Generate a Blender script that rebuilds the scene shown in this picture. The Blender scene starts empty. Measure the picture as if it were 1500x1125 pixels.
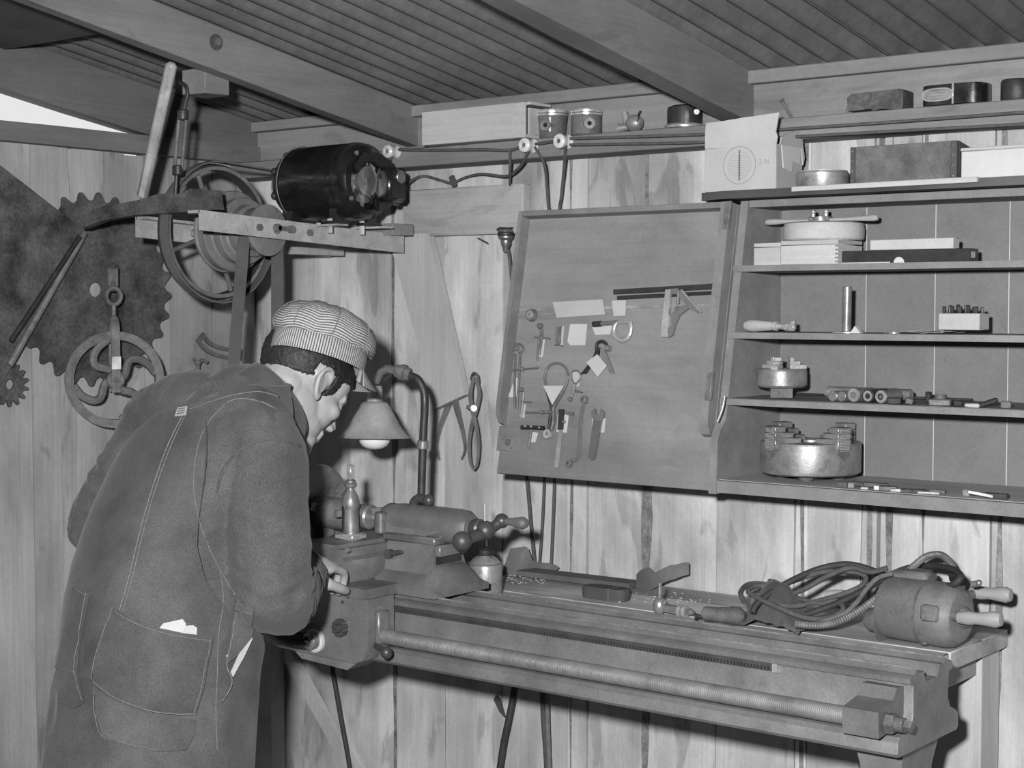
import bpy, math, random
from mathutils import Vector as V, Matrix, noise as mn
from mathutils.bvhtree import BVHTree
import numpy as np

# ------------------------------------------------------------------ camera
SC = bpy.context.scene
COL = SC.collection
FPX = 2385.0
YAW, PIT = math.radians(38.54), math.radians(-2.69)
CAM = V((0.0, -3.0, 1.565))
cd = bpy.data.cameras.new('camera'); cd.sensor_width = 36.0; cd.lens = FPX/1500*36.0
cd.clip_start = 0.05
cam = bpy.data.objects.new('camera', cd); COL.objects.link(cam)
cam.location = CAM; cam.rotation_euler = (math.pi/2+PIT, 0, YAW)
SC.camera = cam
# ------------------------------------------------------------------ world: flat bright overcast
w = bpy.data.worlds.new('world'); SC.world = w; w.use_nodes = True
w.node_tree.nodes['Background'].inputs[0].default_value = (0.8, 0.8, 0.8, 1)
w.node_tree.nodes['Background'].inputs[1].default_value = 1.0
# ------------------------------------------------------------------ photographer's flash, up and left of the lens
fl = bpy.data.lights.new('flash', 'SPOT'); fl.energy = 620; fl.shadow_soft_size = 0.045; fl.spot_size = math.radians(104); fl.spot_blend = 1.0
flo = bpy.data.objects.new('flash', fl); COL.objects.link(flo)
flo.location = CAM + V((math.cos(YAW), math.sin(YAW), 0))*-0.17 + V((0, 0, 0.17))
flo.rotation_euler = (math.pi/2+math.radians(-7.5), 0, YAW-math.radians(3))
SC.view_settings.view_transform = 'Standard'; SC.view_settings.look = 'None'
SC.view_settings.gamma = 1.0; SC.view_settings.exposure = 0.0; SC.view_settings.use_curve_mapping = False

# ------------------------------------------------------------------ photo pixel -> point in the place
_fw = V((-math.sin(YAW)*math.cos(PIT), math.cos(YAW)*math.cos(PIT), math.sin(PIT)))
_rt = V((math.cos(YAW), math.sin(YAW), 0)); _up = _rt.cross(_fw)
def ray(x, y): return _fw + _rt*((x-750)/FPX) + _up*((562.5-y)/FPX)
def P(x, y, X=None, Y=None, Z=None, d=None):
    r = ray(x, y)
    if X is not None: t = (X-CAM.x)/r.x
    elif Y is not None: t = (Y-CAM.y)/r.y
    elif Z is not None: t = (Z-CAM.z)/r.z
    else: t = d
    return CAM + r*t
def PP(x, y, o, n):
    r = ray(x, y); return CAM + r*((o-CAM).dot(n)/r.dot(n))
R = math.radians
# ------------------------------------------------------------------ mesh builder
class MB:
    def __init__(s, M=None): s.v = []; s.f = []; s.M = M or Matrix(); s.uv = None
    def add(s, vs, fs):
        b = len(s.v); s.v += [s.M @ V(p) for p in vs]; s.f += [tuple(b+i for i in f) for f in fs]
        return s
    def box(s, c, size, bev=0.0, rot=None):
        hx, hy, hz = size[0]/2, size[1]/2, size[2]/2; c = V(c)
        rm = rot.to_3x3() if rot is not None else None
        b = min(bev, hx*.95, hy*.95, hz*.95)
        vs = []
        if b <= 0:
            for x in (-hx, hx):
                for y in (-hy, hy):
                    for z in (-hz, hz): vs.append(V((x, y, z)))
            fs = [(0,1,3,2),(4,6,7,5),(0,4,5,1),(2,3,7,6),(0,2,6,4),(1,5,7,3)]
        else:
            idx = {}
            for x in (-1, 1):
                for y in (-1, 1):
                    for z in (-1, 1):
                        for a in range(3):
                            p = [x*hx, y*hy, z*hz]
                            for k in range(3):
                                if k != a: p[k] -= (x, y, z)[k]*b
                            idx[(x,y,z,a)] = len(vs); vs.append(V(p))
            fs = []
            for a in range(3):
                o = [k for k in range(3) if k != a]
                for sg in (-1, 1):
                    q = []
                    for (i, j) in ((-1,-1),(1,-1),(1,1),(-1,1)):
                        t = [0,0,0]; t[a] = sg; t[o[0]] = i; t[o[1]] = j
                        q.append(idx[(t[0],t[1],t[2],a)])
                    fs.append(tuple(q))
                for i in (-1, 1):
                    for j in (-1, 1):
                        t0 = [0,0,0]; t0[o[0]] = i; t0[o[1]] = j
                        t1 = list(t0); t0[a] = -1; t1[a] = 1
                        fs.append((idx[(*t0,o[0])], idx[(*t1,o[0])], idx[(*t1,o[1])], idx[(*t0,o[1])]))
            for x in (-1, 1):
                for y in (-1, 1):
                    for z in (-1, 1): fs.append(tuple(idx[(x,y,z,a)] for a in range(3)))
        if rm is not None: vs = [rm @ p for p in vs]
        return s.add([p+c for p in vs], fs)
    def box2(s, a, b, bev=0.0):
        a = V(a); b = V(b); return s.box((a+b)/2, [abs(b[i]-a[i]) for i in range(3)], bev)
    def beam(s, p0, p1, wd, ht, upv=(0,0,1), bev=0.0):
        p0 = V(p0); p1 = V(p1); d = p1-p0; L = d.length; d.normalize()
        y = V(upv).cross(d).normalized(); z = d.cross(y)
        m = Matrix((d, y, z)).transposed()
        return s.box((p0+p1)/2, (L, wd, ht), bev, m.to_4x4())
    def prism(s, poly, h, o=(0,0,0), e1=(1,0,0), e2=(0,1,0), z0=0.0):
        o = V(o); e1 = V(e1); e2 = V(e2); n = e1.cross(e2).normalized(); k = len(poly)
        vs = [o+e1*a+e2*b+n*z0 for a, b in poly] + [o+e1*a+e2*b+n*(z0+h) for a, b in poly]
        fs = [tuple(range(k-1,-1,-1)), tuple(range(k,2*k))] + [(i,(i+1)%k,k+(i+1)%k,k+i) for i in range(k)]
        return s.add(vs, fs)
    def ring_prism(s, outer, inner, h, o=(0,0,0), e1=(1,0,0), e2=(0,1,0), z0=0.0):
        o = V(o); e1 = V(e1); e2 = V(e2); n = e1.cross(e2).normalized(); k = len(outer)
        g = lambda pl, z: [o+e1*a+e2*b+n*z for a, b in pl]
        vs = g(outer,z0)+g(outer,z0+h)+g(inner,z0)+g(inner,z0+h); fs = []
        for i in range(k):
            j = (i+1)%k
            fs += [(i,j,k+j,k+i),(2*k+j,2*k+i,3*k+i,3*k+j),(k+i,k+j,3*k+j,3*k+i),(j,i,2*k+i,2*k+j)]
        return s.add(vs, fs)
    def rev(s, prof, o=(0,0,0), ax=(0,0,1), n=24, a0=0.0, a1=None, ref=None):
        o = V(o); ax = V(ax).normalized()
        r = V(ref) if ref else (V((1,0,0)) if abs(ax.x) < .9 else V((0,1,0)))
        e1 = (r - ax*r.dot(ax)).normalized(); e2 = ax.cross(e1)
        full = a1 is None; m = n if full else n+1; vs = []; fs = []; k = len(prof)
        for i in range(m):
            t = 2*math.pi*i/n if full else a0+(a1-a0)*i/n
            c, sn = math.cos(t), math.sin(t)
            for (rr, z) in prof: vs.append(o+ax*z+(e1*c+e2*sn)*max(rr,1e-5))
        for i in range(n if full else n):
            j = (i+1)%m
            for q in range(k-1): fs.append((i*k+q, j*k+q, j*k+q+1, i*k+q+1))
        return s.add(vs, fs)
    def cyl(s, p0, p1, r0, r1=None, n=16, bev=0.0):
        p0 = V(p0); p1 = V(p1); r1 = r0 if r1 is None else r1; L = (p1-p0).length
        b = min(bev, L*.4, r0*.6, r1*.6) if min(r0, r1) > 0 else 0
        pr = [(0,0),(r0-b,0)] + ([(r0,b)] if b else []) + ([(r1,L-b)] if b else []) + [(r1-b,L),(0,L)]
        return s.rev(pr, p0, p1-p0, n)
    def sph(s, c, r, nu=14, nv=8, rot=None):
        if not hasattr(r, '__len__'): r = (r,r,r)
        vs = []; fs = []; c = V(c); rm = rot.to_3x3() if rot is not None else None
        for i in range(nv+1):
            t = math.pi*i/nv; 
            for j in range(nu):
                a = 2*math.pi*j/nu
                p = V((r[0]*math.sin(t)*math.cos(a), r[1]*math.sin(t)*math.sin(a), r[2]*math.cos(t)))
                if rm is not None: p = rm @ p
                vs.append(c+p)
        for i in range(nv):
            for j in range(nu):
                k = (j+1)%nu; fs.append((i*nu+j, (i+1)*nu+j, (i+1)*nu+k, i*nu+k))
        return s.add(vs, fs)
    def tube(s, pts, r, n=8, closed=False, cap=True, flat=1.0, upv=None):
        pts = [V(p) for p in pts]; m = len(pts); rs = r if hasattr(r,'__len__') else [r]*m
        vs = []; fs = []; prev = None
        for i in range(m):
            a = pts[(i-1)%m] if (closed or i > 0) else pts[i]
            b = pts[(i+1)%m] if (closed or i < m-1) else pts[i]
            t = (b-a)
            if t.length < 1e-9: t = V((0,0,1))
            t.normalize()
            if upv is not None: e1 = V(upv)
            elif prev is None: e1 = V((0,0,1)) if abs(t.z) < .9 else V((1,0,0))
            else: e1 = prev
            e1 = e1 - t*e1.dot(t)
            if e1.length < 1e-6: e1 = V((1,0,0)) - t*t.x
            e1.normalize(); prev = e1; e2 = t.cross(e1)
            for j in range(n):
                q = 2*math.pi*j/n
                vs.append(pts[i]+(e1*math.cos(q)*flat+e2*math.sin(q))*rs[i])
        for i in range(m if closed else m-1):
            k = (i+1)%m
            for j in range(n):
                l = (j+1)%n; fs.append((i*n+j, i*n+l, k*n+l, k*n+j))
        if cap and not closed: fs += [tuple(range(n-1,-1,-1)), tuple((m-1)*n+j for j in range(n))]
        return s.add(vs, fs)
    def strip(s, pts, wd, th, side):
        """a flat band along pts: width wd along side, thickness th"""
        pts = [V(p) for p in pts]; m = len(pts); side = V(side).normalized(); vs = []; fs = []
        for i in range(m):
            t = (pts[min(i+1,m-1)]-pts[max(i-1,0)]).normalized(); n = t.cross(side).normalized()
            for a, b in ((-1,-1),(1,-1),(1,1),(-1,1)): vs.append(pts[i]+side*(wd/2*a)+n*(th/2*b))
        for i in range(m-1):
            for j in range(4): fs.append((i*4+j, i*4+(j+1)%4, i*4+4+(j+1)%4, i*4+4+j))
        fs += [(3,2,1,0), tuple((m-1)*4+j for j in range(4))]
        return s.add(vs, fs)
    def loft(s, rings, cap=True):
        k = len(rings[0]); vs = [V(p) for r in rings for p in r]; fs = []
        for i in range(len(rings)-1):
            for j in range(k):
                l = (j+1)%k; fs.append((i*k+j, i*k+l, (i+1)*k+l, (i+1)*k+j))
        if cap: fs += [tuple(range(k-1,-1,-1)), tuple((len(rings)-1)*k+j for j in range(k))]
        return s.add(vs, fs)
    def sheet(s, rows, th, nrm=None):
        """grid of points rows[i][j] given a thickness th"""
        a = len(rows); b = len(rows[0]); top = [V(p) for r in rows for p in r]; ns = []
        for i in range(a):
            for j in range(b):
                du = V(rows[min(i+1,a-1)][j])-V(rows[max(i-1,0)][j]); dv = V(rows[i][min(j+1,b-1)])-V(rows[i][max(j-1,0)])
                n = du.cross(dv); ns.append(n.normalized() if n.length > 1e-12 else V((0,0,1)))
        bot = [p-n*th for p, n in zip(top, ns)]; N = a*b; fs = []
        for i in range(a-1):
            for j in range(b-1):
                q = (i*b+j, (i+1)*b+j, (i+1)*b+j+1, i*b+j+1); fs += [q, tuple(N+x for x in reversed(q))]
        per = [j for j in range(b)] + [i*b+b-1 for i in range(1,a)] + [(a-1)*b+j for j in range(b-2,-1,-1)] + [i*b for i in range(a-2,0,-1)]
        for k in range(len(per)):
            x, y = per[k], per[(k+1)%len(per)]; fs.append((x, y, N+y, N+x))
        return s.add(top+bot, fs)
    def bbox(s):
        a = [min(p[i] for p in s.v) for i in range(3)]; b = [max(p[i] for p in s.v) for i in range(3)]
        return V(a), V(b)

def catmull(pts, k=8, closed=False):
    pts = [V(p) for p in pts]; n = len(pts); out = []
    for i in range(n if closed else n-1):
        g = lambda q: pts[q % n] if closed else pts[max(0,min(n-1,q))]
        p0, p1, p2, p3 = g(i-1), g(i), g(i+1), g(i+2)
        for j in range(k):
            t = j/k
            out.append(.5*((2*p1)+(p2-p0)*t+(2*p0-5*p1+4*p2-p3)*t*t+(3*p1-p0-3*p2+p3)*t**3))
    if not closed: out.append(pts[-1].copy())
    return out
def circ(r, n=24, c=(0,0), a0=0, a1=2*math.pi, ry=None):
    full = abs(a1-a0-2*math.pi) < 1e-6; m = n if full else n+1
    return [(c[0]+r*math.cos(a0+(a1-a0)*i/n), c[1]+(ry or r)*math.sin(a0+(a1-a0)*i/n)) for i in range(m)]

def thing(name, label, cat, loc, group=None):
    o = bpy.data.objects.new(name, None); COL.objects.link(o); o.location = V(loc); o.empty_display_size = .03
    o['label'] = label; o['category'] = cat
    if group: o['group'] = group
    return o
def wloc(o):
    p = V((0,0,0))
    while o is not None: p = p + o.location; o = o.parent
    return p
def obj(name, mb, mat, parent=None, sharp=38, label=None, cat=None, group=None, kind=None, uv=None):
    """mb in world coordinates -> one mesh object, origin at its base (or at its parent's origin)"""
    a, b = mb.bbox(); o0 = V(((a.x+b.x)/2, (a.y+b.y)/2, a.z))
    pl = wloc(parent) if parent else V((0,0,0))
    me = bpy.data.meshes.new(name); me.from_pydata([tuple(p-o0) for p in mb.v], [], mb.f); me.validate(); me.update()
    import bmesh
    bm = bmesh.new(); bm.from_mesh(me); bmesh.ops.recalc_face_normals(bm, faces=bm.faces); bm.to_mesh(me); bm.free()
    me.shade_smooth(); me.set_sharp_from_angle(angle=R(sharp))
    m = M[mat] if isinstance(mat, str) else mat
    me.materials.append(m)
    o = bpy.data.objects.new(name, me); COL.objects.link(o)
    o.location = o0 - pl
    if parent: o.parent = parent
    if label: o['label'] = label
    if cat: o['category'] = cat
    if group: o['group'] = group
    if kind: o['kind'] = kind
    return o
def copy_tree(o, parent=None):
    c = o.copy(); COL.objects.link(c); c.parent = parent
    for ch in [x for x in COL.objects if x.parent == o]: copy_tree(ch, c)
    return c
rnd = random.Random(7)
# ------------------------------------------------------------------ procedural materials (the photograph is black and white)
M = {}
def nd(nt, t, **k):
    n = nt.nodes.new(t)
    for a, b in k.items(): setattr(n, a, b)
    return n
def base(name, rough, metal, spec=0.5):
    m = bpy.data.materials.new(name); m.use_nodes = True; nt = m.node_tree; b = nt.nodes['Principled BSDF']
    b.inputs['Roughness'].default_value = rough; b.inputs['Metallic'].default_value = metal
    b.inputs['Specular IOR Level'].default_value = spec
    tc = nd(nt,'ShaderNodeTexCoord'); oi = nd(nt,'ShaderNodeObjectInfo')
    ad = nd(nt,'ShaderNodeVectorMath', operation='ADD'); mu = nd(nt,'ShaderNodeMath', operation='MULTIPLY'); mu.inputs[1].default_value = 37.0
    nt.links.new(oi.outputs['Random'], mu.inputs[0]); nt.links.new(tc.outputs['Object'], ad.inputs[0]); nt.links.new(mu.outputs[0], ad.inputs[1])
    M[name] = m
    return m, nt, b, ad.outputs[0], oi
def mapped(nt, vec, sc):
    mp = nd(nt,'ShaderNodeMapping'); mp.inputs['Scale'].default_value = sc; nt.links.new(vec, mp.inputs['Vector']); return mp.outputs[0]
def noise_(nt, vec, scale, detail=5, rough=.6, dist=0):
    n = nd(nt,'ShaderNodeTexNoise'); n.inputs['Scale'].default_value = scale; n.inputs['Detail'].default_value = detail
    n.inputs['Roughness'].default_value = rough; n.inputs['Distortion'].default_value = dist; nt.links.new(vec, n.inputs['Vector']); return n.outputs[0]
def rng(nt, val, a, b, c, d):
    n = nd(nt,'ShaderNodeMapRange'); n.inputs[1].default_value = a; n.inputs[2].default_value = b; n.inputs[3].default_value = c; n.inputs[4].default_value = d
    nt.links.new(val, n.inputs[0]); return n.outputs[0]
def mth(nt, op, a, b):
    n = nd(nt,'ShaderNodeMath', operation=op)
    for i, x in enumerate((a, b)):
        if hasattr(x, 'links') or not isinstance(x, (int, float)): nt.links.new(x, n.inputs[i])
        else: n.inputs[i].default_value = x
    return n.outputs[0]
def grey(nt, val, bsdf):
    c = nd(nt,'ShaderNodeCombineColor')
    for i in range(3): nt.links.new(val, c.inputs[i])
    nt.links.new(c.outputs[0], bsdf.inputs['Base Color'])
def bump(nt, h, strength, dist, bsdf):
    n = nd(nt,'ShaderNodeBump'); n.inputs['Strength'].default_value = strength; n.inputs['Distance'].default_value = dist
    nt.links.new(h, n.inputs['Height']); nt.links.new(n.outputs[0], bsdf.inputs['Normal'])
def plain(name, col, rough=.5, metal=0., var=.25, scale=25, fine=.12, fscale=300, bmp=.15, bdist=.002, spots=0., rv=.12, spec=.5, bscale=None):
    m, nt, b, vec, oi = base(name, rough, metal, spec)
    n1 = rng(nt, noise_(nt, vec, scale, 5, .65), .3, .7, 1-var, 1+var)
    n2 = rng(nt, noise_(nt, vec, fscale, 3, .6), .3, .7, 1-fine, 1+fine)
    v = mth(nt,'MULTIPLY', mth(nt,'MULTIPLY', n1, n2), col)
    v = mth(nt,'MULTIPLY', v, rng(nt, oi.outputs['Random'], 0, 1, 1-rv, 1+rv))
    if spots:
        s = rng(nt, noise_(nt, vec, scale*2.3, 6, .7, .6), .56, .68, 1, 1-spots); v = mth(nt,'MULTIPLY', v, s)
    grey(nt, v, b)
    if bmp: bump(nt, noise_(nt, vec, bscale or fscale, 4, .6), bmp, bdist, b)
    rr = rng(nt, noise_(nt, vec, scale*1.7, 4, .6), .3, .7, max(.03,rough-.12), min(1,rough+.12)); nt.links.new(rr, b.inputs['Roughness'])
    return m
def wood(name, col, axis='z', var=.16, grain=.07, stain=.22, knots=.45, rough=.75, rv=.10, bmp=.25, gs=1.0, fig=.16):
    m, nt, b, vec, oi = base(name, rough, 0, .25)
    ax = lambda k: {'x':(k,1,1), 'y':(1,k,1), 'z':(1,1,k)}[axis]
    g = noise_(nt, mapped(nt, vec, [c*9*gs for c in ax(.12)]), 1.0, 5, .55, .5)
    g2 = noise_(nt, mapped(nt, vec, [c*170*gs for c in ax(.02)]), 1.0, 3, .5)
    st = noise_(nt, mapped(nt, vec, [c*2.6 for c in ax(.5)]), 1.4, 6, .6, .4)
    fg = noise_(nt, mapped(nt, vec, [c*12*gs for c in ax(.3)]), 1.0, 4, .5, 1.1)
    v = mth(nt,'MULTIPLY', rng(nt, g, .30, .70, 1-var, 1+var), rng(nt, g2, .3, .7, 1-grain, 1+grain))
    v = mth(nt,'MULTIPLY', v, rng(nt, st, .35, .62, 1-stain, 1+stain*.5))
    v = mth(nt,'MULTIPLY', v, rng(nt, fg, .60, .66, 1, 1-fig))
    v = mth(nt,'MULTIPLY', v, rng(nt, noise_(nt, vec, 120, 3, .6), .3, .7, .95, 1.05))
    if knots:
        vo = nd(nt,'ShaderNodeTexVoronoi'); vo.inputs['Scale'].default_value = 4.0*gs
        nt.links.new(mapped(nt, vec, ax(.55)), vo.inputs['Vector'])
        kd = mth(nt,'ADD', vo.outputs['Distance'], mth(nt,'MULTIPLY', noise_(nt, vec, 40, 3, .6), .06))
        v = mth(nt,'MULTIPLY', v, rng(nt, kd, .05, .12, 1-knots, 1))
    v = mth(nt,'MULTIPLY', mth(nt,'MULTIPLY', v, col), rng(nt, oi.outputs['Random'], 0, 1, 1-rv, 1+rv))
    grey(nt, v, b); bump(nt, mth(nt,'ADD', g, mth(nt,'MULTIPLY', g2, .35)), bmp, .003, b)
    return m
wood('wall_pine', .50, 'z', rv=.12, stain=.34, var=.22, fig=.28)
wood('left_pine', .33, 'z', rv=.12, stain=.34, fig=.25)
for a in 'xyz':
    wood('pine_'+a, .38, a, rv=.10); wood('grey_wood_'+a, .20, a, knots=.2, rv=.08)
    wood('dark_wood_'+a, .085, a, knots=0, stain=.4); wood('pale_wood_'+a, .43, a, knots=.15, var=.1, stain=.12, fig=.06, rv=.06)
wood('plate_wood', .15, 'y', knots=.3)
wood('rafter_wood', .165, 'y', knots=.4, gs=1.2)
wood('bench_wood', .42, 'x', stain=.5, var=.25)
wood('handle_wood', .32, 'x', knots=0, var=.12, rough=.5)
plain('cabinet_paint', .16, .7, var=.13, scale=9, fine=.08, fscale=160, rv=.05, bmp=.1)
plain('cabinet_edge', .19, .65, var=.2, scale=14, rv=.05)
wood('door_paint', .21, 'x', var=.10, grain=.04, stain=.30, knots=.12, fig=.10, rv=.02, bmp=.15)
plain('roof_iron', .17, .62, .35, var=.22, scale=5, fscale=60, rv=.06, spots=.12, bmp=.1)
plain('tar_paper', .05, .9, var=.3, scale=10)
plain('machine_grey', .165, .42, .25, var=.25, scale=12, rv=.06, fscale=220, bmp=.08)
plain('machine_top', .17, .38, .4, var=.35, scale=16, rv=.04, fscale=200, bmp=.08)
plain('machine_dark', .075, .4, .3, var=.3, scale=14, rv=.06)
plain('steel', .42, .30, .72, var=.3, scale=30, rv=.1, spots=.3)
plain('worn_steel', .25, .42, .5, var=.35, scale=22, rv=.1, spots=.35)
plain('bright_steel', .55, .28, .55, var=.2, scale=30, rv=.08)
plain('dark_iron', .045, .5, .4, var=.35, scale=25)
plain('rust_iron', .070, .85, 0, var=.8, scale=13, fine=.3, fscale=120, spots=.3, bmp=.4, rv=.08)
plain('old_iron', .13, .7, .2, var=.4, scale=24, fine=.2, bmp=.35, rv=.1)
plain('black_enamel', .012, .22, 0, var=.3, scale=20, spec=.7, bmp=.05, fscale=90)
plain('rubber', .035, .7, 0, var=.25, scale=40)
plain('cloth_cord', .075, .85, 0, var=.3, scale=60, fscale=500, fine=.3)
plain('pale_cord', .13, .85, 0, var=.3, scale=60, fscale=500, fine=.3)
plain('leather', .10, .7, 0, var=.2, scale=10, rv=.05)
plain('galvanised', .40, .5, .2, var=.3, scale=14, spots=.25)
plain('zinc_grey', .16, .6, .2, var=.25, scale=16, spots=.25)
plain('paper', .46, .85, 0, var=.08, scale=12, fine=.04)
plain('cardboard', .40, .9, 0, var=.1, scale=9, fine=.06, bmp=.12)
plain('porcelain', .62, .3, 0, var=.08, scale=20, spec=.6)
plain('tin', .36, .4, .4, var=.35, scale=20, spots=.4)
plain('brass_dull', .28, .38, .7, var=.3, scale=20, spots=.2)
plain('bakelite', .03, .35, 0, var=.2, scale=20)
plain('skin', .34, .52, 0, var=.09, scale=40, fine=.06, fscale=420, rv=0, bmp=.12, bdist=.0008)
plain('hair', .016, .6, 0, var=.5, scale=160, rv=0, bmp=.6, bdist=.002, fscale=260)
plain('stitch', .15, .9, 0, var=.3, scale=200)
plain('floor_earth', .16, .95, 0, var=.3, scale=3)
plain('bulb_glass', .72, .18, 0, var=.02, scale=5, bmp=0, fine=0, spec=.6)
plain('shade_enamel', .30, .5, .1, var=.2, scale=22, spots=.2)
plain('label_ink', .28, .9, 0, var=.15, scale=60)

def denim(name, col, tw=.22, fade=.22):
    m, nt, b, vec, oi = base(name, .92, 0, .1)
    sh = b.inputs.get('Sheen Weight')
    if sh: sh.default_value = .12
    f = noise_(nt, vec, 620, 2, .5); f2 = noise_(nt, mapped(nt, vec, (1,1,.35)), 700, 2, .5)
    big = rng(nt, noise_(nt, vec, 7, 5, .6), .35, .65, 1-fade, 1+fade)
    v = mth(nt,'MULTIPLY', mth(nt,'MULTIPLY', rng(nt, f, .3, .7, 1-tw, 1+tw), rng(nt, f2, .3, .7, 1-tw, 1+tw)), big)
    grey(nt, mth(nt,'MULTIPLY', v, col), b)
    bump(nt, mth(nt,'ADD', mth(nt,'MULTIPLY', f, .25), noise_(nt, vec, 55, 4, .6)), .35, .003, b)
denim('denim_jacket', .082, .24, .20); denim('denim_overalls', .078, .20, .30)
def stripes(name):
    """hickory stripe: u across the stripes"""
    m = bpy.data.materials.new(name); m.use_nodes = True; nt = m.node_tree; b = nt.nodes['Principled BSDF']; b.inputs['Roughness'].default_value = .9; b.inputs['Specular IOR Level'].default_value = .1
    uv = nd(nt,'ShaderNodeUVMap'); sp = nd(nt,'ShaderNodeSeparateXYZ'); nt.links.new(uv.outputs[0], sp.inputs[0])
    s_ = mth(nt,'SINE', mth(nt,'MULTIPLY', sp.outputs[0], 6.28318), 0.0)
    tc = nd(nt,'ShaderNodeTexCoord'); nz = noise_(nt, tc.outputs['Object'], 500, 2, .5)
    v = mth(nt,'MULTIPLY', rng(nt, s_, -.25, .35, .11, .44), rng(nt, nz, .3, .7, .85, 1.15))
    grey(nt, v, b); bump(nt, nz, .2, .002, b); M[name] = m
stripes('hickory_stripe')
plain('screw_steel', .17, .62, .2, var=.3, scale=18, rv=.03, spots=.2)
plain('bark_edge', .20, .95, 0, var=.5, scale=30, fine=.2, fscale=140, bmp=.6, bdist=.006)
plain('tool_steel', .26, .30, .6, var=.10, scale=30, fine=.05, rv=.12, bmp=.05)
# ================================================================== the shed
LX = -3.27                       # inner face of the left wall
RISE = .172
def zroof(y): return 2.052 - RISE*y
def st(o, label): o['kind'] = 'structure'; o['label'] = label; return o
st(obj('floor', MB().box2((-3.5,-5.2,-.08),(1.6,.1,0)), 'floor_earth'), 'bare earth floor of the shed')
def waney(mb, a0, a1, z0, z1, th, o, e1, seed, wob=.004, n=12, nrm=1):
    """board with slightly wandering edges in the plane (e1, z)"""
    pts = []
    for i in range(n+1):
        t = i/n; pts.append((a1+wob*(mn.noise(V((seed*3.1, t*5, 1.7)))+.5*mn.noise(V((seed, t*17, 4.2)))), z0+(z1-z0)*t))
    for i in range(n,-1,-1):
        t = i/n; pts.append((a0+wob*(mn.noise(V((seed*5.3+9, t*5, 8.7)))+.5*mn.noise(V((seed+30, t*17, 2.2)))), z0+(z1-z0)*t))
    return mb.prism(pts, th, o, e1, (0,0,1))
wr = st(obj('wall_right', MB().box2((-3.4,.026,0),(1.6,.05,2.03)), 'dark_iron'), 'rough vertical pine board wall behind the lathe')
sx = [P(p, 780, Y=0).x for p in (372,420,500,575,650,735,830,860,945,1049,1165,1184,1262,1286,1345,1452,1560,1680)]
while sx[-1] < 1.5: sx.append(sx[-1]+rnd.uniform(.16,.27))
gaps = {10:.006, 13:.007, 15:.006, 6:.003, 3:.003}
for i in range(len(sx)-1):
    g0 = gaps.get(i, .0022); g1 = gaps.get(i+1, .0022); dy = rnd.choice((0, .002, .004))
    m = waney(MB(), sx[i]+g0/2, sx[i+1]-g1/2, 0, 2.03, -.026+dy, (0,dy,0), (1,0,0), i+1, .006 if i in (9,10,12,13,15) else .003)
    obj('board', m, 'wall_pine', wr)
for i, px in enumerate((577,836,946,1176,1274,1300,1352,1464)):   # waney bark left on some board edges
    xx = P(px,780,Y=0).x; m = MB(); A = []; Bq = []; n = 40; w0 = (.006,.004,.010,.008,.007,.007,.005,.008)[i]
    for k in range(n+1):
        z = 2.0*k/n; c = xx+.006*mn.noise(V((i*7.1,z*3,2))); w_ = w0*max(.12,.75+1.3*mn.noise(V((i*3.3,z*6,5)))); A.append((c+w_,z)); Bq.append((c-w_*.8,z))
    obj('bark_strip', m.prism(A+Bq[::-1], .0016, (0,.0006,0), (1,0,0), (0,0,1)), 'bark_edge', wr)
# left wall
wl = st(obj('wall_left', MB().box2((LX-.05,-5.2,0),(LX-.028,.05,1.62)), 'dark_iron'), 'rough vertical board wall with rusty saw blade, left')
sy = [P(p, 400, X=LX).y for p in (-60,-10,45,88,110,155,185,212,250,313,345,374)]
while sy[0] > -5.0: sy.insert(0, sy[0]-rnd.uniform(.14,.24))
for i in range(len(sy)-1):
    a, b = sy[i], sy[i+1]
    m = MB(); pts = []; crack = abs(b-P(110,400,X=LX).y) < 1e-6
    n = 12; zt = 1.955 if not abs(a-P(185,400,X=LX).y) < 1e-6 else 1.942
    for k in range(n+1):
        t = k/n; z = zt*t; e = b-.0008+.004*mn.noise(V((i*2.3, t*6, 3)))
        if crack and z > 1.72: e -= .014*(z-1.72)/.22
        pts.append((e, z))
    for k in range(n,-1,-1):
        t = k/n; pts.append((a+.0008+.004*mn.noise(V((i*2.3-2.3, t*6, 3))), zt*t))
    dx = rnd.choice((0,-.003,-.005))
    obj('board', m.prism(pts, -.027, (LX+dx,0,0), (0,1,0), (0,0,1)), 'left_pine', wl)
# the two walls nobody sees, behind the photographer
wb = st(obj('wall_back', MB().box2((-3.5,-5.25,0),(1.65,-5.2,2.95)), 'dark_wood_z'), 'board wall behind the photographer')
we = st(obj('wall_end', MB().prism([(-5.2,0),(.05,0),(.05,2.04),(-5.2,2.94)], .05, (1.6,0,0), (0,1,0), (0,0,1)), 'dark_wood_z'), 'board wall at the far right end of the shed')
# plates and girts
def plate(name, a, b, mat, label, bev=.002): return st(obj(name, MB().box2(a, b, bev), mat), label)
m = MB(); n = 24; pts = []
for i in range(n+1): pts.append((-5.2+5.2*i/n, 1.991+.002*mn.noise(V((i*.7,3,1)))))
for i in range(n,-1,-1): pts.append((-5.2+5.2*i/n, 1.946+.004*mn.noise(V((i*.9,7,2)))))
t1 = st(obj('trim_1', m.prism(pts, .05, (LX-.015,0,0), (0,1,0), (0,0,1)), 'plate_wood'), 'horizontal top plate of the left wall under the open gap')
t2 = plate('trim_2', (-3.3,-.085,1.901), (1.6,-.001,1.945), 'grey_wood_x', 'long ledge girt carrying odds and ends above the wires')
t3 = plate('trim_3', (-3.3,-.035,2.028), (1.6,.04,2.056), 'grey_wood_x', 'wall plate strip directly under the iron roof')
t4 = plate('trim_4', (-3.3,-.012,1.94), (1.6,.0,2.03), 'grey_wood_x', 'blocking board behind the ledge under the roof')
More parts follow.
